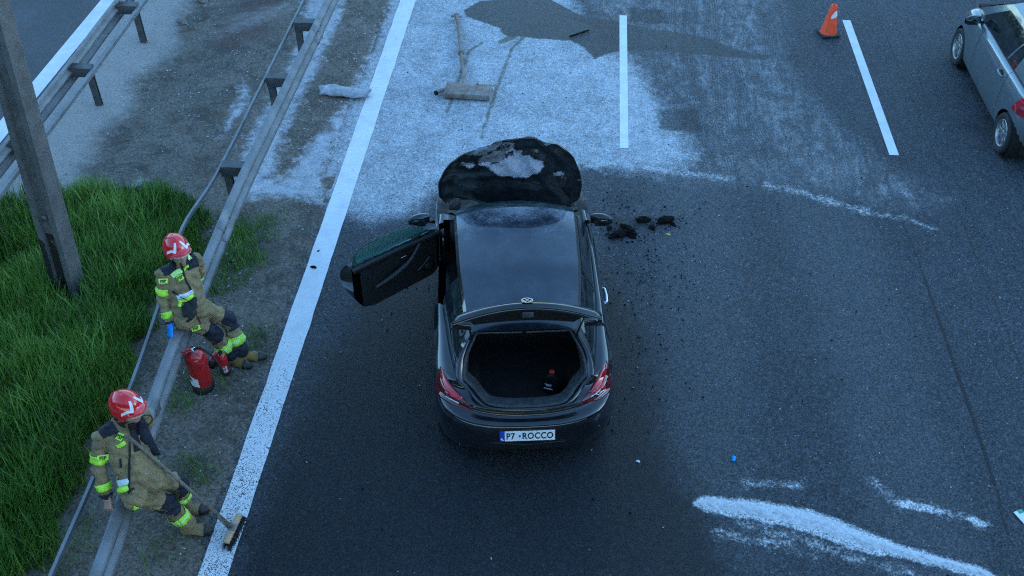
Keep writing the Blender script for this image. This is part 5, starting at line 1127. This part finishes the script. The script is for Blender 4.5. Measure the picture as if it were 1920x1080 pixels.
    def hand(s, w, d, n, mat, name='hand', side=1, curl=1.0, sc=1.0):
        w = np.array(w, float); d = np.array(d, float); d /= np.linalg.norm(d); n = np.array(n, float); n -= d*(n@d); n /= np.linalg.norm(n); sd = np.cross(d, n)*side; pr = []
        ad = lambda a, b, ra, rb: pr.append(('h', a, b, ra, rb))
        ad(w-d*.03, w+d*.02, .029, .027)
        for k in (-1, -.33, .33, 1): ad(w+d*.015+sd*k*.014, w+d*.085+sd*k*.028, .018, .0135)
        for k, L in ((-1, .82), (-.33, 1.0), (.33, .95), (1, .76)):
            a = w+d*.085+sd*k*.029; d1 = d*math.cos(.7*curl)+n*math.sin(.7*curl)+sd*k*.08; b = a+d1*.042*L; d2 = d*math.cos(1.7*curl)+n*math.sin(1.7*curl); c = b+d2*.028*L; d3 = d*math.cos(2.4*curl)+n*math.sin(2.4*curl); e = c+d3*.022*L
            ad(a, b, .0105, .0095); ad(b, c, .0095, .0088); ad(c, e, .0088, .0075)
        a = w+d*.03-sd*.030; b = a+(d*.6-sd*.5+n*.45)*.045; c = b+(d*.8+n*.5)*.032; ad(w+d*.01-sd*.012, a, .018, .014); ad(a, b, .0135, .0115); ad(b, c, .0112, .0085)
        P_ = np.array([q for p in pr for q in (p[1], p[2])]); pr = [(q[0], w+(q[1]-w)*sc, w+(q[2]-w)*sc, q[3]*sc, q[4]*sc) for q in pr]; P_ = w+(P_-w)*sc
        V, Q = surface_nets(lambda p: sdf_union(p, pr, .006), P_.min(0)-.03, P_.max(0)+.03, .004)
        n_ = np.cross(V[Q[:, 2]]-V[Q[:, 0]], V[Q[:, 3]]-V[Q[:, 1]])
        if ((V[Q].mean(1)-V.mean(0))*n_).sum() < 0: Q = Q[:, ::-1]
        return fastmesh(name, V-s.o, Q, mat, s.root, smooth=True)
def common(s, mi, names, tt, C, n, lat, hgt):
    y = (hgt > .93) & (np.abs(lat) > .045) & (np.abs(lat) < .185) & np.isin(names, ['torso', 'shoulder', 'upperR', 'upperL', 'collar']); mi[y] = 1
    for q in 'RL':
        f_ = s.J['toe'+q]-s.J['an'+q]; f_[2] = 0; f_ /= np.linalg.norm(f_); front = (n@(f_+A3(0, 0, .35))) > .15
        mi[(names == 'thigh'+q) & (tt > .70) & front] = 1; mi[(names == 'shin'+q) & (tt < .30) & front] = 1
    mi[(names == 'collar') & (hgt > 1.22)] = 1
def rules1(s, mi, names, tt, C, n, lat, hgt):
    common(s, mi, names, tt, C, n, lat, hgt)
    for q in 'RL': mi[(names == 'shin'+q) & (tt > .80)] = 1
def rules2(s, mi, names, tt, C, n, lat, hgt):
    common(s, mi, names, tt, C, n, lat, hgt)
    back = (n@s.fw) < .25
    mi[(names == 'upperR') & (tt > .75) & back] = 1; mi[(names == 'foreR') & (tt < .30) & back] = 1
    mi[np.char.startswith(names, 'boot')] = 3
J1 = dict(hipR=(-3.985, 7.31, .86), hipL=(-3.885, 7.46, .86), shR=(-4.130, 7.425, 1.305), shL=(-3.865, 7.675, 1.305), elR=(-4.150, 7.33, 1.03), wrR=(-4.085, 7.215, .845), elL=(-3.92, 7.80, 1.05), wrL=(-4.0, 7.84, .85),
          knR=(-3.787, 7.455, .475), knL=(-3.675, 7.645, .495), anR=(-3.665, 7.475, .12), anL=(-3.56, 7.535, .12), toeR=(-3.46, 7.405, .04), toeL=(-3.335, 7.56, .04), neck=(-3.968, 7.525, 1.405), head=(-3.945, 7.51, 1.535), look=(.68, -.72, .10))
p1 = Person(J1, 'firefighter in tan suit with blue glove leaning on the guardrail above the extinguishers', rules1, [M_SUIT, M_NAVY, M_SKIN, M_BOOTT, M_BOOTB, M_BLK], 0)
J2 = dict(hipR=(-3.70, 5.10, .86), hipL=(-3.595, 5.265, .86), shR=(-3.955, 5.315, 1.305), shL=(-3.695, 5.585, 1.305), elR=(-3.985, 5.17, 1.03), wrR=(-3.925, 5.06, .845), elL=(-3.75, 5.72, 1.06), wrL=(-3.84, 5.70, .86),
          knR=(-3.535, 5.25, .475), knL=(-3.50, 5.47, .49), anR=(-3.435, 5.285, .12), anL=(-3.545, 5.50, .12), toeR=(-3.25, 5.30, .04), toeL=(-3.36, 5.52, .04), neck=(-3.72, 5.435, 1.41), head=(-3.685, 5.435, 1.54), look=(.93, -.34, .04))
p2 = Person(J2, 'firefighter with bare hand on guardrail and push broom leaning against his chest', rules2, [M_SUIT, M_NAVY, M_SKIN, M_SUIT, M_BOOTB, M_BLK], 0)
for p, waist in ((p1, .30), (p2, .22)):
    J = p.J
    p.ring(J['shR'], J['elR'], .50, .74, M_LIME, ['upperR']); p.ring(J['elR'], J['wrR'], .52, .82, M_LIME, ['foreR']); p.ring(J['elL'], J['wrL'], .5, .8, M_LIME, ['foreL']) if p is p1 else None
    for q in 'RL':
        t0, t1 = (.42, .66) if p is p2 else (.46, .72)
        p.ring(J['kn'+q], J['an'+q], t0, t1, M_LIME, ['shin'+q], off=.008); p.ring(J['kn'+q], J['an'+q], (t0*2+t1)/3, (t0+2*t1)/3, M_LIMEP, ['shin'+q], name='band_stripe', off=.010)
    ax_ = (p.sc-p.pel)/np.linalg.norm(p.sc-p.pel); u_ = np.cross(ax_, (.3, .2, 1)); u_ /= np.linalg.norm(u_); v_ = np.cross(ax_, u_); cd = CP-p.pel; fc_ = math.atan2(cd@v_, cd@u_)
    p.ring(p.pel, p.sc, waist+.09, waist+.20, M_SILVT, ['torso', 'hem'], off=.008, th=(fc_+1.8, fc_+2*math.pi-1.8)); p.ring(p.pel, p.sc, waist, waist+.09, M_LIME, ['torso', 'hem'], off=.008, th=(fc_+1.8, fc_+2*math.pi-1.8))
    for q in 'RL': p.ring(J['el'+q], J['wr'+q], .97, 1.06, M_NAVY, ['fore'+q], name='cuff', off=.003)
# first firefighter's details
p1.sticker(306, 527, .090, .052, 6, 'PSP'); p1.sticker(367, 615, .092, .055, 20, 'PSP'); p1.sticker(338, 521, .065, .055, 35, 'PSP')
p1.strip([(322, 519), (333, 510), (340, 506)], 11, M_LIMEP, 'reflective_band'); p1.strip([(343, 508), (348, 501), (354, 498)], 5, M_LIME, 'reflective_band'); p1.strip([(352, 480), (358, 487)], 8, M_LIMEP, 'reflective_band'); p1.strip([(339, 492), (346, 520), (358, 545)], 3, M_BLK, 'zip'); p1.strip([(325, 545), (333, 553), (352, 563)], 3, M_BLK, 'strap')
p1.strip([(350, 603), (360, 596)], 4, M_BLK, 'pocket_flap'); p1.strip([(366, 586), (376, 606)], 1.5, M_BLK, 'trouser_seam')
p1.hand(p1.J['wrR']+A3(.004, -.02, -.03), (.02, -.62, -.78), (.5, .35, -.3), M_GLOVE, 'rubber_glove', 1, .75, 1.3); p1.hand(p1.J['wrL'], (-.6, .3, -.6), (-.3, .2, -.8), M_SKIN)
pr = []
for a, b, ra, rb in (((344, 556, 1.02), (352, 584, .98), .045, .04), ((356, 556, 1.03), (356, 580, .98), .04, .035), ((338, 562, 1.0), (340, 584, .98), .025, .02), ((346, 580, .98), (352, 590, .97), .035, .02)):
    A_ = G(*a); B_ = G(*b); pr.append(('g', A_+A3(.05, -.05, .0), B_+A3(.05, -.05, 0), ra, rb))
P_ = np.array([q for p in pr for q in (p[1], p[2])]); Vv, Qq = surface_nets(lambda p: sdf_union(p, pr, .012)+.004*np.sin(p@A3(80, 60, 90)), P_.min(0)-.07, P_.max(0)+.07, .007)
fastmesh('hanging_gloves', Vv-p1.o, Qq[:, ::-1] if ((Vv[Qq].mean(1)-Vv.mean(0))*np.cross(Vv[Qq[:, 2]]-Vv[Qq[:, 0]], Vv[Qq[:, 3]]-Vv[Qq[:, 1]])).sum() < 0 else Qq, M_BLK, p1.root, smooth=True)
ga = G(333, 565, 1.01)+A3(.05, -.06, .03)-p1.o; MB().box((0, 0, 0), (.035, .075, .012), bev=.005).build('glove_tag', M_LIME, p1.root).matrix_local = Matrix.Translation(Vector(ga))@Matrix.Rotation(R(40), 4, 'X')
p1.strip([(332, 558), (347, 554), (361, 546)], 8, M_SILVT, 'reflective_band', n=14); p1.strip([(334, 566), (349, 562), (363, 553)], 7, M_LIME, 'reflective_band', n=14)
# second firefighter's details
p2.strip([(217, 907), (228, 906), (241, 903)], 12, M_SILVT, 'reflective_band', n=14); p2.strip([(217, 919), (228, 918), (241, 915)], 10, M_LIME, 'reflective_band', n=14)
p2.sticker(193, 858, .095, .052, 4, 'PSP'); p2.sticker(225, 819, .055, .062, -25, 'PSP')
p2.strip([(219, 838), (228, 834), (235, 829)], 8, M_LIME, 'reflective_band'); p2.strip([(170, 806), (176, 796), (179, 790)], 9, M_LIME, 'reflective_band'); p2.strip([(246, 793), (252, 818), (259, 846)], 13, M_BLK, 'jacket_lining', n=14); p2.strip([(243, 830), (243, 880), (242, 925)], 3.5, M_BLK, 'zip'); p2.strip([(226, 860), (227, 876)], 4, M_BLK, 'radio_clip'); p2.strip([(240, 922), (252, 916)], 4, M_BLK, 'pocket_flap'); p2.strip([(250, 951), (264, 955)], 7, M_LIME, 'patch'); p2.strip([(190, 937), (203, 934)], 6, M_BLK, 'cuff_tab')
p2.hand(p2.J['wrR']+A3(.006, -.012, -.02), (.16, -.62, -.68), (.35, .35, -.45), M_SKIN, 'hand', 1, 1.05, 1.15); p2.hand(p2.J['wrL'], (-.2, -.8, -.5), (-.6, 0, -.5), M_SKIN)
fl_ = np.array([[G(x, y, z)-p2.o+A3(.03, -.03, .02) for x, y, z in r] for r in (((262, 776, 1.38), (258, 786, 1.34), (253, 795, 1.31)), ((272, 795, 1.30), (264, 803, 1.27), (256, 812, 1.25)), ((284, 822, 1.17), (274, 828, 1.15), (262, 835, 1.14)), ((297, 851, 1.02), (286, 852, 1.01), (270, 852, 1.03)))])
o = MB().grid(np.stack([catmull(fl_[:, k], 4) for k in range(3)], 1)).build('open_jacket_flap', M_NAVY, p2.root); md = o.modifiers.new('thickness', 'SOLIDIFY'); md.thickness = .02
MB().tube(catmull([G(258, 782, 1.42)-p2.o, G(275, 778, 1.38)-p2.o+A3(.02, 0, 0), G(279, 788, 1.36)-p2.o+A3(.03, 0, 0), G(270, 799, 1.33)-p2.o+A3(.02, -.02, 0)], 6), .005, 6).build('mask_cord', M_BLK, p2.root)
hl = p2.hit(240, 818)[0]-ray(240, 818)*.03; R2 = np.array([[math.cos(az), math.sin(az), 0], [-math.sin(az), math.cos(az), 0], [0, 0, 1]]); loc = R2@(hl-np.array([bc[0], bc[1], .004]))
MB().tube([(0, 0, .10), loc*.5+np.array([0, 0, .05]), loc], .016, 10).build('handle', M_STICK, br)
d = loc/np.linalg.norm(loc); k = MB(); k.tube([d*.08+np.array([0, 0, .03]), d*.24+np.array([0, 0, .075])], .021, 10); k.box((0, 0, .106), (.075, .066, .008), bev=.003); k.build('socket', M_GALV, br)
# ------------------------------------------------------------------ grass
def blades(name, poly, n, hmin, hmax, seed, dens=None, mat=None, width=.006):
    r = np.random.default_rng(seed); lo, hi = poly.min(0), poly.max(0); pts = np.zeros((0, 2))
    lo = np.maximum(lo, [-7.4, 3.2]); hi = np.minimum(hi, [-3.3, 12])
    while len(pts) < n:
        q = r.uniform(lo, hi, (n*3, 2)); q = q[sdf_poly(q, poly)+.25*vnoise(q, 1.1, seed) > .0]
        nz = .5+.5*vnoise(q, .9, seed+1)+.25*vnoise(q, 3, seed+5); q = q[r.random(len(q)) < np.clip(.25+.75*nz if dens is None else dens(q), 0.05, 1)]; pts = np.r_[pts, q]
    pts = pts[:n]; d = sdf_poly(pts, poly); h = r.uniform(hmin, hmax, n)*(.55+.45*np.clip(d/.4+.3, 0, 1))*(.8+.3*vnoise(pts, .8, seed+2)); az = r.normal(1.2, 1.5, n)+1.0*vnoise(pts, .5, seed+4); bend = h*r.uniform(.05, .5, n)
    w = width*r.uniform(.6, 1.6, n); dx, dy = np.cos(az), np.sin(az); sx, sy = -dy, dx; R_ = []
    for k in (0, .35, .7, 1.0):
        cx = pts[:, 0]+dx*bend*k**2; cy = pts[:, 1]+dy*bend*k**2; cz = h*(k-.18*k**3*(bend/h)); ww = w*(1-k)**.6*.5+.0006
        R_.append(np.stack([cx-sx*ww, cy-sy*ww, cz], 1)); R_.append(np.stack([cx+sx*ww, cy+sy*ww, cz+.001], 1))
    V = np.stack(R_, 1).reshape(-1, 3); b = np.arange(n)[:, None]*8; Q = np.concatenate([b+np.array([[0, 1, 3, 2]])+2*k for k in range(3)], 0)
    o = fastmesh(name, V, Q, mat, smooth=True); tone = np.repeat(np.clip(r.normal(.5, .22, n)+.25*vnoise(pts, .7, seed+9), 0, 1), 8); attr(o, 'tone', tone); tag(o, kind='stuff'); return o
t = NT('grass_blade'); a = t.attr('tone'); c = t.mix(t.step(a, .1, .6), (.046, .105, .010), (.115, .235, .022)); c = t.mix(t.step(a, .6, .95), c, (.18, .30, .045)); M_GRASS = t.out(Base_Color=c, Roughness=.55, Transmission_Weight=0.0)
t.set(t.b.inputs['Subsurface Weight'], .0)
gd = lambda q: np.clip(.30+.75*(.5+.5*vnoise(q, .9, 3))-.65*np.clip((q[:, 0]+4.85)/.5, 0, 1)-.8*np.exp(-((q[:, 0]+5.75)**2+(q[:, 1]-8.2)**2)/.06), .02, 1)
blades('tall_grass', GRASS, 60000, .20, .50, 11, gd, M_GRASS, .0075)
blades('broad_grass', GRASS, 2600, .35, .62, 17, gd, M_GRASS, .017); blades('dry_stalks', GRASS, 500, .3, .6, 18, gd, simple('dry_stalk', (.24, .20, .11), .9), .004)
blades('sparse_grass', SPARSE, 1900, .06, .22, 12, None, M_GRASS, .006)
tf = [(460, 480), (410, 540), (360, 720), (345, 760), (375, 900), (355, 880), (480, 630), (470, 655), (505, 420), (330, 760), (150, 1000), (120, 1050), (420, 720), (300, 1040)]
pt = np.concatenate([G(x, y)[:2]+np.random.default_rng(k).normal(0, .10, (70, 2)) for k, (x, y) in enumerate(tf)])
ps = np.array([[pt[:, 0].min()-1, pt[:, 1].min()-1], [pt[:, 0].max()+1, pt[:, 1].min()-1], [pt[:, 0].max()+1, pt[:, 1].max()+1], [pt[:, 0].min()-1, pt[:, 1].max()+1]])
def near(q): 
    d = np.min([np.hypot(q[:, 0]-G(x, y)[0], q[:, 1]-G(x, y)[1]) for x, y in tf], 0); return np.where((d < .28) & (q[:, 0] < -3.3), 1.0-d/.3, -1)
def tufts():
    n = 1400; r = np.random.default_rng(5); q = np.concatenate([G(x, y)[:2]+r.normal(0, .11, (n//len(tf), 2)) for x, y in tf]); q = q[q[:, 0] < -3.28]; return q
_tp = tufts(); n = len(_tp); r = np.random.default_rng(6); az = r.uniform(0, 6.28, n); h = r.uniform(.04, .16, n); bend = h*r.uniform(.3, .9, n); w = .003*r.uniform(.7, 1.5, n); V = []
for k in (0, .5, 1.0): cx = _tp[:, 0]+np.cos(az)*bend*k*k; cy = _tp[:, 1]+np.sin(az)*bend*k*k; ww = w*(1-k)+.0005; V += [np.stack([cx+np.sin(az)*ww, cy-np.cos(az)*ww, .01+h*k], 1), np.stack([cx-np.sin(az)*ww, cy+np.cos(az)*ww, .01+h*k], 1)]
V = np.stack(V, 1).reshape(-1, 3); b = np.arange(n)[:, None]*6; o = fastmesh('grass_tufts', V, np.concatenate([b+np.array([[0, 1, 3, 2]]), b+np.array([[2, 3, 5, 4]])]), M_GRASS, smooth=True); attr(o, 'tone', np.repeat(r.uniform(.1, .75, n), 6)); tag(o, kind='stuff')
# ------------------------------------------------------------------ litter, crumbs, sorbent
def scatter(name, pts, smin, smax, mat, seed, flat=.35, elong=3.0, z=.006, kind='stuff'):
    r = np.random.default_rng(seed); n = len(pts); s_ = r.uniform(smin, smax, n); az = r.uniform(0, math.pi, n); L = s_*r.uniform(1, elong, n); c, q = np.cos(az), np.sin(az); hh = s_*flat; V = []
    for zz in (0, 1):
        for a, b in ((-1, -1), (1, -1), (1, 1), (-1, 1)):
            a_ = a*L*.5*r.uniform(.6, 1.1, n)*(1-.3*zz); b_ = b*s_*.5*r.uniform(.6, 1.1, n)*(1-.3*zz); V.append(np.stack([pts[:, 0]+a_*c-b_*q, pts[:, 1]+a_*q+b_*c, z+zz*hh*r.uniform(.5, 1.2, n)-.004*(1-zz)], 1))
    V = np.stack(V, 1).reshape(-1, 3); b = np.arange(n)[:, None]*8; Q = np.concatenate([b+np.array([f]) for f in ((4, 5, 6, 7), (0, 1, 5, 4), (1, 2, 6, 5), (2, 3, 7, 6), (3, 0, 4, 7))]); o = fastmesh(name, V, Q, mat); return tag(o, kind=kind)
M_LIT = simple('bleached_litter', (.48, .48, .47), .8, var=.4, scale=3); M_CRUMB = simple('charred_crumb', (.006, .006, .007), .9, Specular_IOR_Level=.15); M_STICK2 = simple('dry_straw', (.26, .22, .14), .9)
r = np.random.default_rng(31)
pts = np.stack([r.uniform(-7.0, -3.4, 3400), r.uniform(4.2, 17, 3400)], 1); pts = pts[(sdf_poly(pts, GRASS) < -.1) & (.5+.5*vnoise(pts, .6, 44) > r.random(len(pts))*.9)]
scatter('verge_litter', pts[:1300], .004, .015, M_LIT, 1, .3, 3.2, .022); scatter('dry_straw_bits', pts[1300:], .004, .008, M_STICK2, 2, .5, 9, .022); scatter('verge_gravel', np.stack([r.uniform(-7.9, -3.4, 1200), r.uniform(4.2, 17, 1200)], 1), .005, .018, simple('verge_pebbles', (.14, .13, .12), .9, var=.5, scale=3), 3, .6, 1.5, .014)
pts = np.concatenate([np.stack([r.normal(1.0, .34, 150), r.normal(9.35, .40, 150)], 1), np.stack([r.normal(.9, .25, 50), r.normal(7.9, .5, 50)], 1), np.stack([r.uniform(-2.9, 4, 130), r.uniform(5, 15, 130)], 1), np.stack([r.normal(-2.0, .5, 60), r.normal(9.3, .4, 60)], 1), np.stack([r.normal(.8, .5, 90), r.normal(10.6, .35, 90)], 1)])
pts = np.concatenate([pts, np.stack([r.normal(G(1165, 438)[0], .15, 120), r.normal(G(1165, 438)[1], .09, 120)], 1), np.stack([r.normal(G(1238, 418)[0], .17, 100), r.normal(G(1238, 418)[1], .07, 100)], 1)])
scatter('burnt_crumbs', pts, .004, .016, M_CRUMB, 4, .5, 2.2, .004)
pts = np.concatenate([np.stack([r.uniform(-2.9, 5.5, 170), r.uniform(4.6, 14, 170)], 1), np.stack([r.normal(1.1, .6, 60), r.normal(9.2, .8, 60)], 1)]); scatter('pale_grit_on_road', pts, .004, .012, M_LIT, 5, .4, 2, .004)
def lump(name, c, s, mat, seed, label, cat, group=None, flat=.5):
    bm = bmesh.new(); bmesh.ops.create_icosphere(bm, subdivisions=3, radius=1.0); P = np.array([v.co[:] for v in bm.verts]); n = 1+.34*vnoise(P, .55, seed)+.26*vnoise(P, 1.3, seed+1)+.22*vnoise(P, 2.7, seed+2)
    for v, k in zip(bm.verts, n): v.co = Vector((v.co.x*s[0]*k, v.co.y*s[1]*k, v.co.z*s[2]*k))
    me = bpy.data.meshes.new(name); bm.to_mesh(me); bm.free(); o = link(name, me, mat, None, smooth=False); o.location = (c[0], c[1], s[2]*flat); o.rotation_euler = (0, 0, seed*1.7); return tag(o, label, cat, group)
M_CHAR = simple('charred_plastic', (.005, .005, .005), .9, Specular_IOR_Level=.12, bump=.6, bscale=45, var=.5)
LBL = ['flat black chunk at the left end of the upper charred row', 'small black flake just below the upper row of charred pieces', 'largest charred black piece on the road, in the upper row', 'small black piece at the far end of the upper charred row, near the yellow fragment', 'large black piece of the lower charred heap nearest the right mirror', 'biggest flat black piece in the lower charred heap', 'black flake at the tip of the lower charred heap nearest the car', 'small black flake on the near side of the lower charred heap', 'smallest black crumb between the right mirror and the lower heap']
for k, (x, y, s) in enumerate([(1207, 413, .08), (1222, 428, .05), (1246, 415, .10), (1260, 420, .05), (1160, 440, .095), (1178, 433, .10), (1148, 444, .06), (1184, 444, .05), (1143, 428, .035)]):
    lump('charred_lump', G(x, y), (s*1.1, s*.62, s*.34), M_CHAR, 50+k, LBL[k], 'debris', 'charred lumps on the road')
for k, (x, y, s) in enumerate([(588, 501, .035), (597, 470, .02)]): lump('charred_lump', G(x, y, .01), (s, s*.6, s*.4), M_CHAR, 70+k, ['larger black lump lying on the white edge line', 'smaller black speck lying on the white edge line'][k], 'debris')
lump('yellow_fragment', G(1253, 440), (.028, .018, .010), simple('yellow_plastic', (.62, .40, .06), .5), 81, 'small yellow plastic fragment on the road beside charred lumps', 'debris')
lump('blue_scrap', G(1375, 860), (.034, .020, .010), simple('blue_plastic', (.02, .32, .75), .5), 82, 'small bright blue scrap lying on the bare asphalt', 'debris')
lump('white_scrap', G(1196, 865), (.018, .012, .007), M_WHITE, 83, 'small white scrap on the asphalt right of the number plate', 'debris')
pc = G(1917, 969); k = MB().box((0, 0, .004), (.10, .14, .003)).build('paper_card', M_WHITE, smooth=False); k.location = pc; k.rotation_euler = (.06, .1, .5); tag(k, 'white and green paper card at the right edge of the road', 'paper'); MB().box((.02, .05, .0065), (.05, .035, .002)).build('green_print', simple('green_print', (.02, .35, .20), .5), k, smooth=False)
p0, p1_ = G(1068, 70), G(1104, 58); k = MB().box((0, 0, .012), (np.linalg.norm(p1_-p0), .035, .014), bev=.004).build('plastic_strip', M_CHAR, auto=30); k.location = (p0+p1_)/2+A3(0, 0, .004); k.rotation_euler = (.1, 0, math.atan2(p1_[1]-p0[1], p1_[0]-p0[0])); tag(k, 'thin dark plastic strip lying in the puddle', 'debris')
for k, (x, y, s) in enumerate([(343, 44, .09), (381, 5, .11)]): lump('stone', G(x, y), (s, s*.7, s*.55), simple('pale_stone', (.22, .19, .16), .9, var=.3, scale=6, bump=.3), 90+k, ['brown stone on the median soil below the top edge stone', 'pale stone on the median at the top edge of the picture'][k], 'stone')
# bank of white sorbent swept across the lane
def bank(name, px, wd, ht, seed, label=None):
    path = catmull(np.array([G(x, y)[:2] for x, y in px]), 16); n = len(path); w = np.interp(np.linspace(0, 1, n), np.linspace(0, 1, len(wd)), wd); T = np.gradient(path, axis=0); T /= np.linalg.norm(T, axis=1)[:, None]; N_ = np.stack([-T[:, 1], T[:, 0]], 1); m = 34; P = np.zeros((n, m, 3))
    for j in range(m):
        v = -1.35+2.7*j/(m-1); xy = path+N_*(w*v)[:, None]; prof = np.clip(1-v*v*(1 if v > 0 else .85), -.6, 1)
        nz = .5*vnoise(xy, 2.4, seed)+.6*vnoise(xy, 6.5, seed+1)+.6*vnoise(xy, 15, seed+2)+.4*vnoise(xy, 31, seed+6); crack = np.abs(vnoise(xy, 5.2, seed+3)) < .07
        z = ht*(prof*.95+.42*nz*(1.25-.75*(v > 0))-.16-.5*max(0, -v-.1))*np.clip(w/.06, .4, 1.3)-ht*.55*crack*(v < .1); P[:, j] = np.c_[xy, z]
    t = NT('sorbent_powder'); n1 = t.noise(30, 7, .7); c = t.mix(t.step(n1, .3, .7), (.46, .48, .50), (.68, .70, .72)); t.bump(n1, .6, .01); o = MB().grid(P).build(name, t.out(Base_Color=c, Roughness=.95)); tag(o, kind='stuff'); return o
bank('sorbent_bank', BANK, [w*.80 for w in BANKW], .016, 5)
